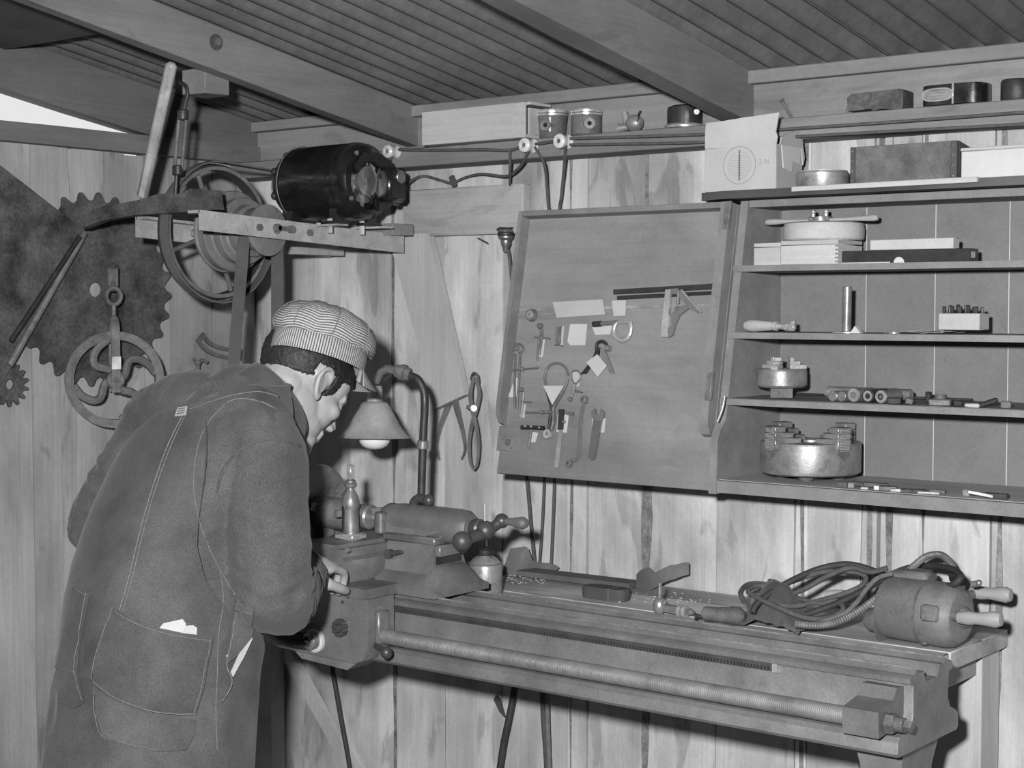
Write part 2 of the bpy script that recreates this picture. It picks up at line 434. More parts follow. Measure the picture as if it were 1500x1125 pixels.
a, b = P(590,278,Y=-.03), P(766,338,Y=-.03)
t5 = plate('trim_5', (a.x,-.03,b.z-.005), (b.x,-.001,a.z-.002), 'pine_x', 'wide horizontal board nailed below the motor')
# ceiling: corrugated sheets, rafters
ce = bpy.data.objects.new('ceiling', None); COL.objects.link(ce); ce.location = (-.9,-2.5,zroof(-2.5)); st(ce, 'corrugated iron roof on sloping rafters')
def sheet_mesh(nc=10.5, pitch=.0655, amp=.0140):
    m = MB(); n = int(nc*10); x0 = 0; rows = []
    for i in range(n+1):
        x = i*pitch/10; z = amp*math.cos(2*math.pi*i/10); rows.append([(x,y,zroof(y)+amp+z) for y in (-5.25,-2.6,.12)])
    return m.sheet(rows, .0012)
sh = None; x = -3.42; k = 0
while x < 1.6:
    if sh is None:
        mb = sheet_mesh(); mb.v = [p+V((x,0,0)) for p in mb.v]; sh = obj('roof_sheet', mb, 'roof_iron', ce, sharp=60); o = sh; x0 = x
    else:
        o = sh.copy(); COL.objects.link(o); o.location = sh.location + V((x-x0,0,(k%2)*.0022))
    x += .655; k += 1
def rafter(xc, wd, ht, seed, mat='rafter_wood', y0=-5.2, y1=-.0, drop=0, w2=.004):
    n = 26; rings = []
    for i in range(n+1):
        y = y0+(y1-y0)*i/n; zt = zroof(y)-.001-drop; zb = zt-ht; q = lambda s: w2*mn.noise(V((y*2.3, seed, s)))
        rings.append([(xc-wd/2+q(1),y,zb+q(2)),(xc+wd/2+q(3),y,zb+q(4)),(xc+wd/2+q(5)*.6,y,zt),(xc-wd/2,y,zt)])
    return MB().loft(rings)
XR1, XR2 = P(617,175,Y=0).x, P(1110,150,Y=0).x
r1 = obj('rafter', rafter(XR1-.018,.036,.094,3, w2=.006), 'rafter_wood', ce)
r2 = obj('rafter', rafter(XR2-.03,.055,.105,5), 'rafter_wood', ce)
obj('rafter', rafter(XR2+.91,.055,.105,6), 'rafter_wood', ce)
obj('rafter', rafter(XR2+1.85,.055,.105,8), 'rafter_wood', ce)
obj('rafter', rafter(LX+.0,.05,.122,9), 'plate_wood', ce)
b0 = PP(316,62, V((XR1,0,0)), V((1,0,0)))
obj('washer', MB().cyl(b0-V((.002,0,0)), b0+V((.003,0,0)), .017, n=18), 'dark_wood_y', r1)
obj('bolt_head', MB().cyl(b0, b0+V((.009,0,0)), .009, n=6), 'old_iron', r1)
obj('tar_paper', MB().prism([(-5.2,zroof(-5.2)-.035),(-.79,zroof(-.79)-.035),(-.79,zroof(-.79)-.027),(-5.2,zroof(-5.2)-.027)], (XR1-.042-(LX+.03)), (LX+.03,0,0), (0,1,0), (0,0,1)), 'tar_paper', ce)
# ================================================================== tool cabinet with open door
CX0, CX1 = -1.665, -.62
cab = thing('tool_cabinet', 'open grey painted wall cabinet with sloping front and four shelves of lathe tools', 'cabinet', ((CX0+CX1)/2,-.12,1.20))
side = [(0,1.20),(-.268,1.20),(-.262,1.305),(-.250,1.328),(-.232,1.345),(-.151,1.778),(0,1.778)]
for xx in (CX0-.017, CX1): obj('side_panel', MB().prism([(a-.001,b) for a,b in side], .017, (xx,0,0), (0,1,0), (0,0,1)), 'cabinet_edge', cab)
obj('top_panel', MB().box2((CX0,-.150,1.764),(CX1,-.003,1.779),.001), 'cabinet_edge', cab)
obj('bottom_panel', MB().prism([(-.004,1.203),(-.266,1.203),(-.266,1.2265),(-.25,1.2275),(-.004,1.2275)], CX1-CX0, (CX0,0,0), (0,1,0), (0,0,1)), 'cabinet_edge', cab)
SZ = {}
for k, (z, yf) in enumerate(((1.648,-.182),(1.516,-.204),(1.386,-.228))):
    n = 10; pl = [(CX0-(.008 if k else .004), yf), (CX0-.008+.03, yf-.006)] + [(CX1-.03, yf-.006),(CX1, yf)] + [(CX1,-.018),(CX0,-.018)]
    pl = [(CX0+.0005,-.018),(CX0+.0005,yf+.012),(CX0-.012,yf+.004),(CX0-.012,yf-.008),(CX0+.10,yf-.012),(CX1,yf-.012),(CX1-.0005,-.018)]
    obj('shelf', MB().prism([(a,b) for a,b in pl], -.012, (0,0,z), (1,0,0), (0,1,0)), 'cabinet_edge', cab)
    SZ[k] = z
obj('shelf_lining', MB().box2((CX0+.001,-.258,1.2276),(CX1-.001,-.019,1.2284)), 'pine_x', cab)
obj('shelf_lining', MB().box2((CX0+.002,-.232,1.3861),(CX1-.002,-.019,1.3868)), 'grey_wood_x', cab)
SZ[2] = 1.3868
SZ[3] = 1.2284
obj('back_lining', MB().box2((CX0,-.0165,1.2275),(CX1,-.004,1.764)), 'paper', cab)
bx = [CX0] + [P(p, 500, Y=-.02).x for p in (1267,1368,1476)]
while bx[-1] < CX1-.15: bx.append(bx[-1]+.155)
bx[-1] = CX1
for i in range(len(bx)-1):
    obj('back_board', MB().box2((bx[i]+(.0012 if i else 0),-.018,1.2275),(bx[i+1]-.0012,-.0166,1.764)), 'cabinet_paint', cab)
# door plane: local frame u (right), v (up the slope), w (towards the room)
DO = V((-1.686,-.262,1.205)); E2 = V((0,.108,.575)).normalized(); E1 = V((1,0,0)); E3 = E1.cross(E2)
DM = Matrix(((E1.x,E2.x,E3.x,DO.x),(E1.y,E2.y,E3.y,DO.y),(E1.z,E2.z,E3.z,DO.z),(0,0,0,1)))
def D(x, y, w=0.0):
    p = PP(x, y, DO+E3*w, E3)-DO; return (p.dot(E1), p.dot(E2))
def D3(x, y, w=0.0): u, v = D(x, y, w); return V((u, v, w))
uL = D(728,690)[0]; vT = D(1080,300)[1]; vN = D(735,615)[1]
door = obj('door', MB(DM).box2((uL,0,-.014),(0,vT,0),.001), 'door_paint', cab)
RW, RH = .021, .030
def rim(u0, u1, sgn):
    pts = [(0,vN),(0,vT),(RH,vT)] + [(RH,vN+.03)] + [(RH*math.cos(t), vN+.03-.03*math.sin(t)) for t in (.3,.6,.9,1.2)]
    return MB(DM).prism(pts, u1-u0, (u0,0,0), (0,0,1), (0,1,0)) if sgn else None
def rimbox(u0, u1):
    m = MB(DM); pts = [(0,vN-.012),(RH*.5,vN-.008),(RH*.88,vN+.008),(RH,vN+.03),(RH,vT),(0,vT)]
    k = len(pts); vs = [(u0,b,a) for a,b in pts]+[(u1,b,a) for a,b in pts]
    return m.add(vs, [tuple(range(k)), tuple(range(2*k-1,k-1,-1))]+[(i,(i+1)%k,k+(i+1)%k,k+i) for i in range(k)])
obj('side_rail', rimbox(uL, uL+RW*.5), 'cabinet_edge', door)
obj('side_rail', rimbox(-.022, -.001), 'cabinet_edge', door)
obj('top_rail', MB(DM).box2((uL+RW*.5,vT-.012,0),(-.022,vT,RH),.001), 'cabinet_edge', door)
a = D(732,624); b = D(760,662)
lp = obj('lock_plate', MB(DM).box2((a[0],b[1],0),(b[0],a[1],.003),.001), 'cabinet_edge', door)
c = D3(744,648,.003); obj('keyhole', MB(DM).cyl(c, c+V((0,0,.002)), .008, n=14).cyl(c+V((-.01,.012,0)), c+V((-.01,.012,.002)), .002, n=8).cyl(c+V((.012,-.012,0)), c+V((.012,-.012,.002)), .002, n=8).box(c+V((-.006,.006,.001)), (.022,.002,.003)), 'old_iron', lp)
for vv in (D(1080,320)[1], D(1062,570)[1]):
    h = obj('hinge', MB(DM).box2((-.012,vv-.028,RH-.0005),(.004,vv+.028,RH+.0015)).cyl((.0,vv-.028,RH+.002),(.0,vv+.028,RH+.002),.0028,n=8), 'old_iron', door)
# board over the cabinet
zt = 1.7795
m = MB(); pts = []
x0 = P(1020,285,Y=-.19).x
n = 20
for i in range(n+1): pts.append((x0+(CX1+.05-x0)*i/n, -.195+.006*mn.noise(V((i*.8,2,5)))-.012*(i==0)*0))
pts[0] = (x0, -.17)
pts += [(CX1+.05,-.004),(x0+.01,-.004)]
cb = obj('plank', MB().prism(pts, .016, (0,0,zt+.001), (1,0,0), (0,1,0)), 'dark_wood_x', label='rough dark plank lying along the top of the grey tool cabinet', cat='plank')
ZT = zt+.017
a, b = P(1160,283,Y=-.205), P(1432,272,Y=-.205)
obj('wood_stick', MB().beam((a.x,-.203,zt+.0125),(b.x,-.203,zt+.0135),.010,.010,bev=.001), 'pale_wood_x', label='thin pale stick along the front edge of the cabinet top plank', cat='stick')
# ================================================================== bench
bench = thing('workbench', 'narrow dusty wooden bench fixed to the wall behind the lathe', 'workbench', (-2.0,-.2,0))
BZ = .952
for (y0, y1, dz, mt) in ((-.425,-.275,0,'bench_wood'),(-.2745,-.13,.001,'bench_wood'),(-.1295,-.003,0,'bench_wood')):
    obj('plank', waney(MB(), y0, y1, 0, 1.78, -.03, (-2.96,0,BZ+dz), (0,1,0), y0*9, .0005) if False else MB().box2((-3.26,y0,BZ-.034+dz),(-1.178+dz*2,y1,BZ+dz),.002), mt, bench)
obj('end_cleat', MB().box2((-1.30,-.405,BZ-.075),(-1.20,-.004,BZ-.034),.002), 'pine_y', bench)
for xx in (-1.235,-3.2): obj('leg', MB().box2((xx-.045,-.10,0),(xx+.045,-.012,BZ-.035),.003), 'pine_z', bench)
# ================================================================== lathe
LY, LZ = -.52, 1.125
lathe = thing('lathe', 'grey cast iron metalworking lathe with long bed running along the wall', 'lathe', (-2.0,LY,0))
prof = [(-.605,.967),(-.607,.975),(-.600,.979),(-.592,.980),(-.582,.989),(-.571,.980),(-.552,.980),(-.552,.973),(-.545,.962),(-.502,.962),(-.496,.973),(-.490,.980),(-.478,.980),(-.467,.988),(-.456,.980),(-.444,.979),(-.440,.975),(-.440,.967),
        (-.455,.963),(-.458,.920),(-.448,.902),(-.425,.892),(-.416,.886),(-.414,.862),(-.420,.857),(-.642,.857),(-.648,.863),(-.648,.882),(-.640,.889),(-.612,.893),(-.598,.901),(-.593,.916),(-.593,.963)]
bed = MB(); xs = [-2.96,-1.104,-1.10]
bed.loft([[(x, y if i < 2 else LY+(y-LY)*.985, z if i < 2 else .92+(z-.92)*.985) for y, z in prof] for i, x in enumerate(xs)])
bo = obj('bed', bed, 'machine_grey', lathe, sharp=28)
obj('way_cap', MB().box2((-1.30,-.55,.963),(-1.26,-.497,.9665)), 'paper', bo) if False else None
# foot swelling and leg at the tail end
def foot(x0, x1):
    rings = []
    for (z, gx, y0, y1) in ((.8575,-.004,-.585,-.445),(.80,-.014,-.575,-.455),(.5,-.018,-.58,-.45),(.06,-.005,-.64,-.40),(0,.01,-.67,-.37)):
        rings.append([(x0-gx,y0,z),(x1+gx,y0,z),(x1+gx,y1,z),(x0-gx,y1,z)])
    return MB().loft(rings)
obj('leg', foot(-1.21,-1.115), 'machine_grey', lathe, sharp=25)
obj('leg', foot(-2.93,-2.72), 'machine_grey', lathe, sharp=25)
# rack
rk = MB().box2((-2.30,-.601,.9595),(-1.352,-.5925,.9665))
x = -2.30
while x < -1.353: rk.box2((x,-.601,.9525),(x+.0034,-.594,.9595)); x += .0066
obj('rack', rk, 'machine_dark', lathe)
obj('rack_end', MB().box2((-1.351,-.6015,.951),(-1.341,-.593,.9665)), 'bright_steel', lathe)
for (yy, zz) in ((-.582,.9885),(-.467,.9875)): obj('way_edge', MB().cyl((-2.55,yy,zz),(-1.106,yy,zz),.0022,n=8), 'steel', lathe)
obj('paper_scrap', MB().box2((-1.262,-.549,.9625),(-1.215,-.505,.9640)) , 'paper', label='small white scrap lying between the bed ways at the tail end', cat='scrap')
# leadscrew
pr = [(0,0)]; L = 1.57; k = int(L/.0036)
for i in range(k): pr += [(.0132,i*.0036+.0002),(.0150,i*.0036+.0009),(.0150,i*.0036+.0027),(.0132,i*.0036+.0034)]
pr += [(0,L)]
SY, SZc = -.655, .914
obj('leadscrew', MB().rev(pr, (-2.75,SY,SZc), (1,0,0), 16), 'screw_steel', lathe, sharp=80)
br = MB().prism([(-.593,.960),(-.593,.895),(-.645,.896),(-.682,.893),(-.684,.935),(-.655,.940),(-.632,.944),(-.618,.962)], .062, (-1.178,0,0), (0,1,0), (0,0,1))
bk = obj('bearing_bracket', br, 'machine_grey', lathe)
obj('nut', MB().cyl((-1.116,SY,SZc),(-1.100,SY,SZc),.017,n=6,bev=.002).cyl((-1.100,SY,SZc),(-1.085,SY,SZc),.012,n=14).cyl((-1.085,SY,SZc),(-1.072,SY,SZc),.009,n=4), 'old_iron', bk)
# carriage: saddle, apron
sd = MB().prism([(-.700,.992),(-.700,1.012),(-.42,1.012),(-.42,.992)], .36, (-2.56,0,0), (0,1,0), (0,0,1))
obj('saddle', sd, 'machine_top', lathe)
ap = [(-2.56,.905),(-2.50,.872),(-2.46,.864),(-2.235,.860),(-2.215,.868),(-2.204,.885),(-2.20,.91),(-2.20,.991),(-2.56,.991)]
apo = obj('apron', MB().prism(ap, .075, (0,-.617,0), (1,0,0), (0,0,1)), 'machine_grey', lathe, sharp=30)
AY = -.692
obj('oil_pan', MB().prism([(-2.42,.859),(-2.24,.859),(-2.27,.840),(-2.40,.846)], .06, (0,-.62,0), (1,0,0), (0,0,1)), 'zinc_grey', lathe)
def knob(px, py, r, nm, mat, par, star=0, h=.02):
    c = P(px, py, Y=AY); mb = MB()
    if star:
        pl = []
        for i in range(star*6):
            t = 2*math.pi*i/(star*6); rr = r*(1-.10*(.5+.5*math.cos(star*t))); pl.append((rr*math.cos(t), rr*math.sin(t)))
        mb.prism(pl, h, c, (1,0,0), (0,0,1)); mb.cyl(c-V((0,h,0)), c-V((0,h+.006,0)), r*.5, r*.4, 16)
        for i in range(star):
            t = 2*math.pi*(i+.5)/star; q = c+V((r*.76*math.cos(t),-h,r*.76*math.sin(t))); mb.sph(q, r*.15, 6, 4)
    else: mb.rev([(0,0),(r,0),(r,h*.7),(r*.85,h),(0,h)], c, (0,-1,0), 24)
    return obj(nm, mb, mat, par)
knob(501,919,.0185,'star_knob','machine_dark',apo,11,.012)
k1 = knob(463,938,.0245,'handwheel','paper',apo,0,.010)
c = P(459,938,Y=AY-.010)
obj('cap_nut', MB().rev([(.0,0),(.018,0),(.018,.014),(.013,.018),(.011,.019),(.011,.012),(0,.012)], c, (0,-1,0), 24).box(c+V((0,-.016,0)), (.014,.006,.005)), 'worn_steel', k1)
m = MB(); m.tube(catmull([P(380,905,Y=-.74),P(400,921,Y=-.735),P(425,935,Y=-.725),P(455,940,Y=-.70)],6), [.016,.0165,.017,.018,.019,.020,.0205,.021,.021,.021,.021,.02,.02,.02,.02,.02,.02,.02,.02], 12, flat=.8)
obj('feed_lever', m, 'machine_dark', apo)
c = P(548,945,Y=AY+.03); e = P(566,956,Y=AY-.02)
obj('clutch_lever', MB().tube(catmull([c,(c+e)/2+V((0,0,.002)),e],5), .006, 8).sph(e, .012, 12, 8).cyl(c+V((0,.02,0)), c-V((0,.01,0)), .010), 'machine_dark', apo)
c = P(552,893,Y=AY+.035); obj('bolt', MB().cyl(c, c-V((-.012,.0,0)), .010, n=6), 'old_iron', apo)
s0 = P(553,880,X=-2.199); obj('side_lug', MB().box2((-2.2,-.672,.900),(-2.190,-.640,.965),.003), 'machine_grey', apo)
for (px,py) in ((502,882),(510,874)):
    c = P(px,py,Y=AY); obj('screw', MB().cyl(c, c-V((0,.002,0)), .004, n=10), 'machine_dark', apo)
# cross slide and compound
cs = MB().prism([(-2.43,1.012),(-2.285,1.012),(-2.285,1.055),(-2.295,1.062),(-2.295,1.078),(-2.31,1.078),(-2.31,1.086),(-2.41,1.086),(-2.425,1.07),(-2.44,1.04)], .21, (0,-.46,0), (1,0,0), (0,0,1))
cso = obj('cross_slide', cs, 'machine_grey', lathe, sharp=30)
for (px,py) in ((484,801),(509,806)):
    c = P(px,py,Y=-.67); obj('screw', MB().cyl(c+V((0,.004,0)), c-V((0,.003,0)), .005, n=10), 'worn_steel', cso)
c = V((-2.310,-.672,1.030))
hwm = MB().cyl(c+V((0,.004,0)), c-V((0,.055,0)), .010).rev([(.012,0),(.028,.002),(.030,.008),(.028,.014),(.012,.016)], c-V((0,.050,0)), (0,-1,0), 20)
obj('cross_feed_crank', hwm.cyl(c-V((0,.066,0)), c-V((0,.074,0)), .013).beam(c-V((.0,.070,.0)), c-V((-.045,.070,.004)), .010, .014).cyl(c-V((-.045,.066,.004)), c-V((-.045,.115,.004)), .008, .010), 'worn_steel', lathe)
# tool post
tp = P(514,792,Y=-.585); X0 = tp.x; TB = 1.086
tpo = obj('tool_post', MB().rev([(0,0),(.0175,0),(.0175,.02),(.0165,.05),(.0185,.055),(.0185,.065),(.0155,.078),(.0085,.088),(.0075,.094),(.0125,.097),(.0135,.103),(.0105,.106),(.0105,.110),(.006,.112),(0,.112)], (X0,-.585,TB+.012), (0,0,1), 24), 'worn_steel', lathe)
obj('post_block', MB().box((X0,-.585,TB+.0065), (.052,.045,.013), .003), 'bright_steel', tpo)
obj('clamp_screw', MB().box((X0,-.585,TB+.012+.127), (.0125,.0125,.030), .001), 'bright_steel', tpo)
obj('tool_slot', MB().box((X0-.004,-.603,TB+.045), (.005,.004,.05)), 'dark_iron', tpo)
obj('tool_bit', MB().beam((X0-.03,-.60,TB+.052),(X0+.005,-.49,TB+.05), .012,.014), 'worn_steel', tpo)
# chuck, spindle, headstock
fx = P(462,750,Y=LY).x
ch = obj('chuck', MB().rev([(0,.0),(.050,0),(.050,.01),(.098,.014),(.102,.020),(.102,.034),(.097,.040),(.090,.038),(.060,.036),(.030,.040),(.030,.044),(0,.044)], (fx-.03,LY,LZ), (1,0,0), 48), 'machine_top', lathe, sharp=30)
for i in range(3):
    t = R(40+120*i); e = V((0,math.cos(t),math.sin(t)))
    b1 = V((fx-.03+.040,LY,LZ))
    obj('jaw', MB().beam(b1+e*.030+V((.008,0,0)), b1+e*.080+V((.008,0,0)), .020,.018, upv=(1,0,0)).beam(b1+e*.030+V((.022,0,0)), b1+e*.052+V((.022,0,0)), .018,.014, upv=(1,0,0)), 'worn_steel', ch)
hs = MB().loft([[(x,LY-hw,.98),(x,LY-hw,1.05),(x,LY-hw*.75,zt),(x,LY-hw*.3,zt+.03),(x,LY+hw*.3,zt+.03),(x,LY+hw*.75,zt),(x,LY+hw,1.05),(x,LY+hw,.98)] for x, hw, zt in ((-2.95,.085,1.14),(-2.90,.085,1.15),(-2.88,.085,1.07),(-2.66,.085,1.07),(-2.65,.085,1.15),(-2.59,.085,1.16))])
hso = obj('headstock', hs, 'machine_grey', lathe, sharp=30)
obj('cone_pulley', MB().rev([(0,0),(.035,0),(.045,.004),(.045,.048),(.062,.05),(.062,.10),(.080,.102),(.080,.152),(.07,.158),(0,.158)], (-2.855,LY,LZ), (1,0,0), 32), 'worn_steel', hso)
obj('spindle', MB().cyl((-2.98,LY,LZ),(fx-.03,LY,LZ),.026,n=20), 'steel', hso)
# tailstock
tx0, tx1 = P(548,860,Y=-.60).x, P(634,872,Y=-.605).x
ts = MB()
base_ = [(-.605,.990),(-.608,1.004),(-.590,1.020),(-.570,1.030),(-.562,1.060),(-.560,1.090),(-.472,1.090),(-.470,1.060),(-.460,1.030),(-.445,1.015),(-.435,1.004),(-.437,.990)]
rings = []
for (x, sy_) in ((tx0,1.0),(tx1-.030,1.0),(tx1-.002,1.02)):
    rings.append([(x, LY+(y-LY)*sy_, z) for y, z in base_])
ts.loft([[(tx0+.0,y,z) for y,z in base_],[(tx1-.035,y,z) for y,z in base_]])
tsb = obj('tailstock_body', ts, 'machine_grey', lathe, sharp=30)
# right-hand skirt that sweeps down to the bed
sk = MB(); rr = []
for i in range(9):
    t = i/8; x = tx1-.036+.040*t; top = 1.047-.040*(t**1.6); rr.append([(x,-.606,.990),(x,-.606,min(1.004,top)),(x,-.578,top-.012),(x,-.56,top),(x,-.475,top),(x,-.455,top-.012),(x,-.436,min(1.004,top)),(x,-.436,.990)])
obj('skirt', sk.loft(rr), 'machine_grey', tsb, sharp=30)
obj('slot', MB().box2((tx1-.036,-.556,1.0485),(tx1-.0335,-.478,1.064)), 'dark_iron', tsb)
obj('slot_frame', MB().box2((tx1-.0345,-.560,1.066),(tx1-.020,-.475,1.089),.002), 'machine_grey', tsb)
obj('top_plate', MB().box2((tx0-.006,-.568,1.0895),(tx1-.028,-.468,1.1045),.003), 'machine_top', tsb)
bx0, bx1 = P(566,757,Y=LY).x, P(694,775,Y=LY).x
brl = MB().rev([(0,0),(.020,0),(.030,.004),(.034,.012),(.034,.03),(.036,.05),(.036,.20),(.034,bx1-bx0-.018),(.026,bx1-bx0-.004),(0,bx1-bx0)], (bx0,LY,LZ), (1,0,0), 32)
bl = obj('barrel', brl, 'machine_grey', tsb, sharp=40)
obj('barrel_web', MB().prism([(bx0+.004,1.1035),(bx1-.10,1.1035),(bx1-.05,1.118),(bx0+.004,1.125)], .07, (0,LY+.035,0), (1,0,0), (0,0,1)), 'machine_grey', tsb)
c = V((bx0+.018,LY-.036,1.10)); obj('clamp_lug', MB().cyl(c, c+V((0,0,.044)), .0135, .0135, 16, .003), 'machine_grey', tsb)
c = P(622,811,Y=-.566)
obj('gib_screw', MB().cyl(P(573,811,Y=-.562)+V((0,.01,0)), P(573,811,Y=-.562)-V((0,.012,0)), .010, n=14).cyl(P(573,811,Y=-.574), P(588,808,Y=-.580), .006, .004, 10), 'machine_dark', tsb)
# quill with point
q0 = P(536,759,Y=LY).x
obj('dead_centre', MB().rev([(0,0),(.002,.004),(.010,.022),(.011,.030),(.011,.06),(0,.06)], (bx0-.048,LY,LZ), (1,0,0), 20), 'bright_steel', tsb)
# spindle clamp lever
c0 = P(606,748,Y=LY); obj('clamp_lever', MB().tube(catmull([c0-V((0,0,.02)),c0+V((0,0,.012)),c0+V((.014,0,.026)),c0+V((.035,0,.024))],6), [.011]*6+[.010]*13, 10).sph(P(628,733,Y=LY)+V((0,0,0)), .0125, 14, 10), 'machine_dark', tsb)
# crank: hub, counterweight ball, arm, handle
hub = V((bx1+.010,LY,LZ))
obj('crank_hub', MB().rev([(0,0),(.017,0),(.020,.006),(.020,.018),(.012,.026),(.010,.034),(0,.034)], hub-V((.012,0,0)), (1,0,0), 20).sph(hub+V((.020,0,-.002)), .020, 16, 10), 'machine_dark', tsb)
ba = P(677,793,Y=LY-.055); h0 = P(735,763,Y=LY+.03); h1 = P(773,767,Y=LY+.03)
obj('crank_arm', MB().tube(catmull([ba,hub+V((.022,0,-.004)),h0],6), [.012]*3+[.012,.013,.014,.013,.012,.011,.011,.011,.012,.012], 12).sph(ba, .0200, 18, 12).sph(h0, .0150, 14, 10), 'machine_dark', tsb)
d = (h1-h0); Lh = d.length
obj('crank_handle', MB().rev([(0,0),(.008,.0),(.007,.012),(.0075,Lh*.35),(.012,Lh*.72),(.0125,Lh*.82),(.009,Lh*.95),(0,Lh)], h0, d, 18), 'worn_steel', tsb)
# workpiece in the chuck
wx1 = P(529,755,Y=LY).x
obj('workpiece', MB().rev([(0,.0),(.034,0),(.034,wx1-fx-.055),(.033,wx1-fx-.052),(.024,wx1-fx-.05),(.024,wx1-fx-.018),(.026,wx1-fx-.016),(.026,wx1-fx+.012),(.022,wx1-fx+.016),(.012,wx1-fx+.018),(0,wx1-fx+.018)], (fx+.016,LY,LZ), (1,0,0), 36), 'worn_steel', label='stepped steel cylinder being turned between chuck and tailstock', cat='workpiece', sharp=30)
# ================================================================== overhead countershaft, motor, hangers
XF, XB = -2.68, -2.96
def zbar(y): return 1.742+.03*(-.10-y)/.6
cshaft = thing('countershaft', 'overhead countershaft with steel bars, big belt wheel and stepped pulley', 'countershaft', (-2.82,-.40,1.60))
def angle_bar(x, y0, y1, ht, sgn):
    m = MB()
    for (a, b, c, d) in ((x-.003, x+.003, 0, -ht), (x if sgn < 0 else x, x+sgn*.038, 0, -.006)):
        m.loft([[(a,y,zbar(y)+c),(b,y,zbar(y)+c),(b,y,zbar(y)+d),(a,y,zbar(y)+d)] for y in (y0,y1)])
    return m
fb = obj('front_bar', angle_bar(XF,-.70,-.06,.043,-1), 'galvanised', cshaft)
bb = obj('back_bar', angle_bar(XB,-.645,-.03,.046,1), 'galvanised', cshaft)
obj('back_bar_end', MB().box2((XB+.04,-.22,1.695),(XB+.075,-.055,1.712)), 'galvanised', cshaft)
# slot with bolt in the front bar
c = P(404,334,X=XF+.003); c2 = P(424,336,X=XF+.003)
obj('slot_bolt', MB().cyl(c, c+V((.010,0,0)), .0095, n=14).cyl(c2, c2+V((.012,0,0)), .0085, n=14).beam(c+V((.006,0,0)), c2+V((.006,0,0)), .008, .010), 'old_iron', fb)
for (px, py) in ((379,333),(453,341)):
    c = P(px,py,X=XF+.003); obj('bolt', MB().cyl(c, c+V((.006,0,0)), .0085, n=6), 'old_iron', fb)
# shaft and pulleys
SYc = -.48; SZs = 1.738
obj('shaft', MB().cyl((XB-.01,SYc,SZs),(XF+.004,SYc,SZs),.011,n=14), 'worn_steel', cshaft)
wc = V((-2.885,SYc,SZs))
def rimwheel(c, r, wd, th):
    return MB().rev([(r-th,-wd/2),(r-th*.25,-wd/2),(r,-wd*.3),(r+.002,0),(r,wd*.3),(r-th*.25,wd/2),(r-th,wd/2),(r-th,-wd/2)], c, (1,0,0), 64)
wh = obj('belt_wheel', rimwheel(wc, .156, .034, .014), 'rubber', cshaft, sharp=30)
obj('rim_band', MB().rev([(.1425,-.0175),(.1505,-.019),(.1505,-.0172)], wc, (1,0,0), 64).rev([(.1425,.0175),(.1505,.019),(.1505,.0172)], wc, (1,0,0), 64), 'worn_steel', wh)
for i in range(4):
    t = R(20+90*i); e = V((0,math.cos(t),math.sin(t)))
    obj('spoke', MB().cyl(wc+e*.02, wc+e*.144, .0055, n=8), 'old_iron', wh)
obj('hub', MB().cyl(wc-V((.025,0,0)), wc+V((.025,0,0)), .026, n=18), 'old_iron', wh)
cp = [(.012,0),(.088,.0),(.093,.003),(.093,.008),(.089,.010),(.089,.034),(.093,.036),(.091,.040),(.076,.041),(.073,.044),(.073,.068),(.076,.070),(.074,.073),(.062,.074),(.058,.077),(.058,.098),(.048,.10),(.045,.102),(.045,.140),(.058,.142),(.058,.147),(.053,.149),(.012,.149)]
obj('stepped_pulley', MB().rev(cp, (-2.852,SYc,SZs), (1,0,0), 48), 'zinc_grey', cshaft, sharp=25)
# hanger arm across the near ends of the bars
az = zbar(-.66)
arm = [(-3.13,.004),(-3.05,.006),(-2.93,.020),(-2.86,.032),(-2.78,.040),(-2.745,.036),(-2.74,.046),(-2.672,.044),(-2.668,.012),(-2.72,.004),(-2.80,.002),(-2.93,.0015),(-3.08,-.02),(-3.13,-.02)]
arm = [(-3.13,.008),(-3.05,.026),(-2.93,.034),(-2.85,.046),(-2.78,.042),(-2.75,.052),(-2.672,.046),(-2.664,.004),(-2.72,.002),(-2.93,.002),(-3.05,-.006),(-3.13,-.022)]
obj('hanger_arm', MB().prism([(a,az+b) for a,b in arm], .022, (0,-.645,0), (1,0,0), (0,0,1)), 'rust_iron', cshaft)
# turnbuckle
tb = thing('turnbuckle', 'dark iron turnbuckle rod hanging from the rafter above the belt wheel', 'turnbuckle', P(257,285,Y=-.656))
def tY(px, py): return P(px, py, Y=-.656)
obj('lower_rod', MB().cyl(tY(257,292), tY(259,250), .0045), 'dark_iron', tb)
hk = catmull([tY(268,166), tY(272,150), tY(275,136), tY(272,126), tY(264,121)], 6)
obj('upper_hook', MB().tube(hk, .0048, 10), 'dark_iron', tb)
for o in (-.008,.008):
    a, b = tY(261,248), tY(268,170); obj('side_bar', MB().cyl(a+V((o*.8,o*.6,0)), b+V((o*.8,o*.6,0)), .0042), 'old_iron', tb)
for (px,py) in ((260.5,249),(268,168)):
    c = tY(px,py); obj('end_nut', MB().cyl(c-V((0,0,.012)), c+V((0,0,.010)), .0125, n=10, bev=.002), 'dark_iron', tb)
hb = tY(290,112); 
obj('hanger_block', MB().box(V((XR1-.075,-.62,zroof(-.62)-.135+.03)), (.075,.07,.055), .002), 'grey_wood_y', ce)
# galvanised strut from rafter to the near end of the back bar
a = P(208,290,X=XB+.012); b = P(252,92,Y=-.70)
m = MB(); d = (b-a).normalized()
obj('strut', m.beam(a, b, .024, .020, upv=(.6,-.8,0), bev=.006), 'galvanised', label='pale diagonal metal strut bracing the overhead bars to the rafter', cat='strut')
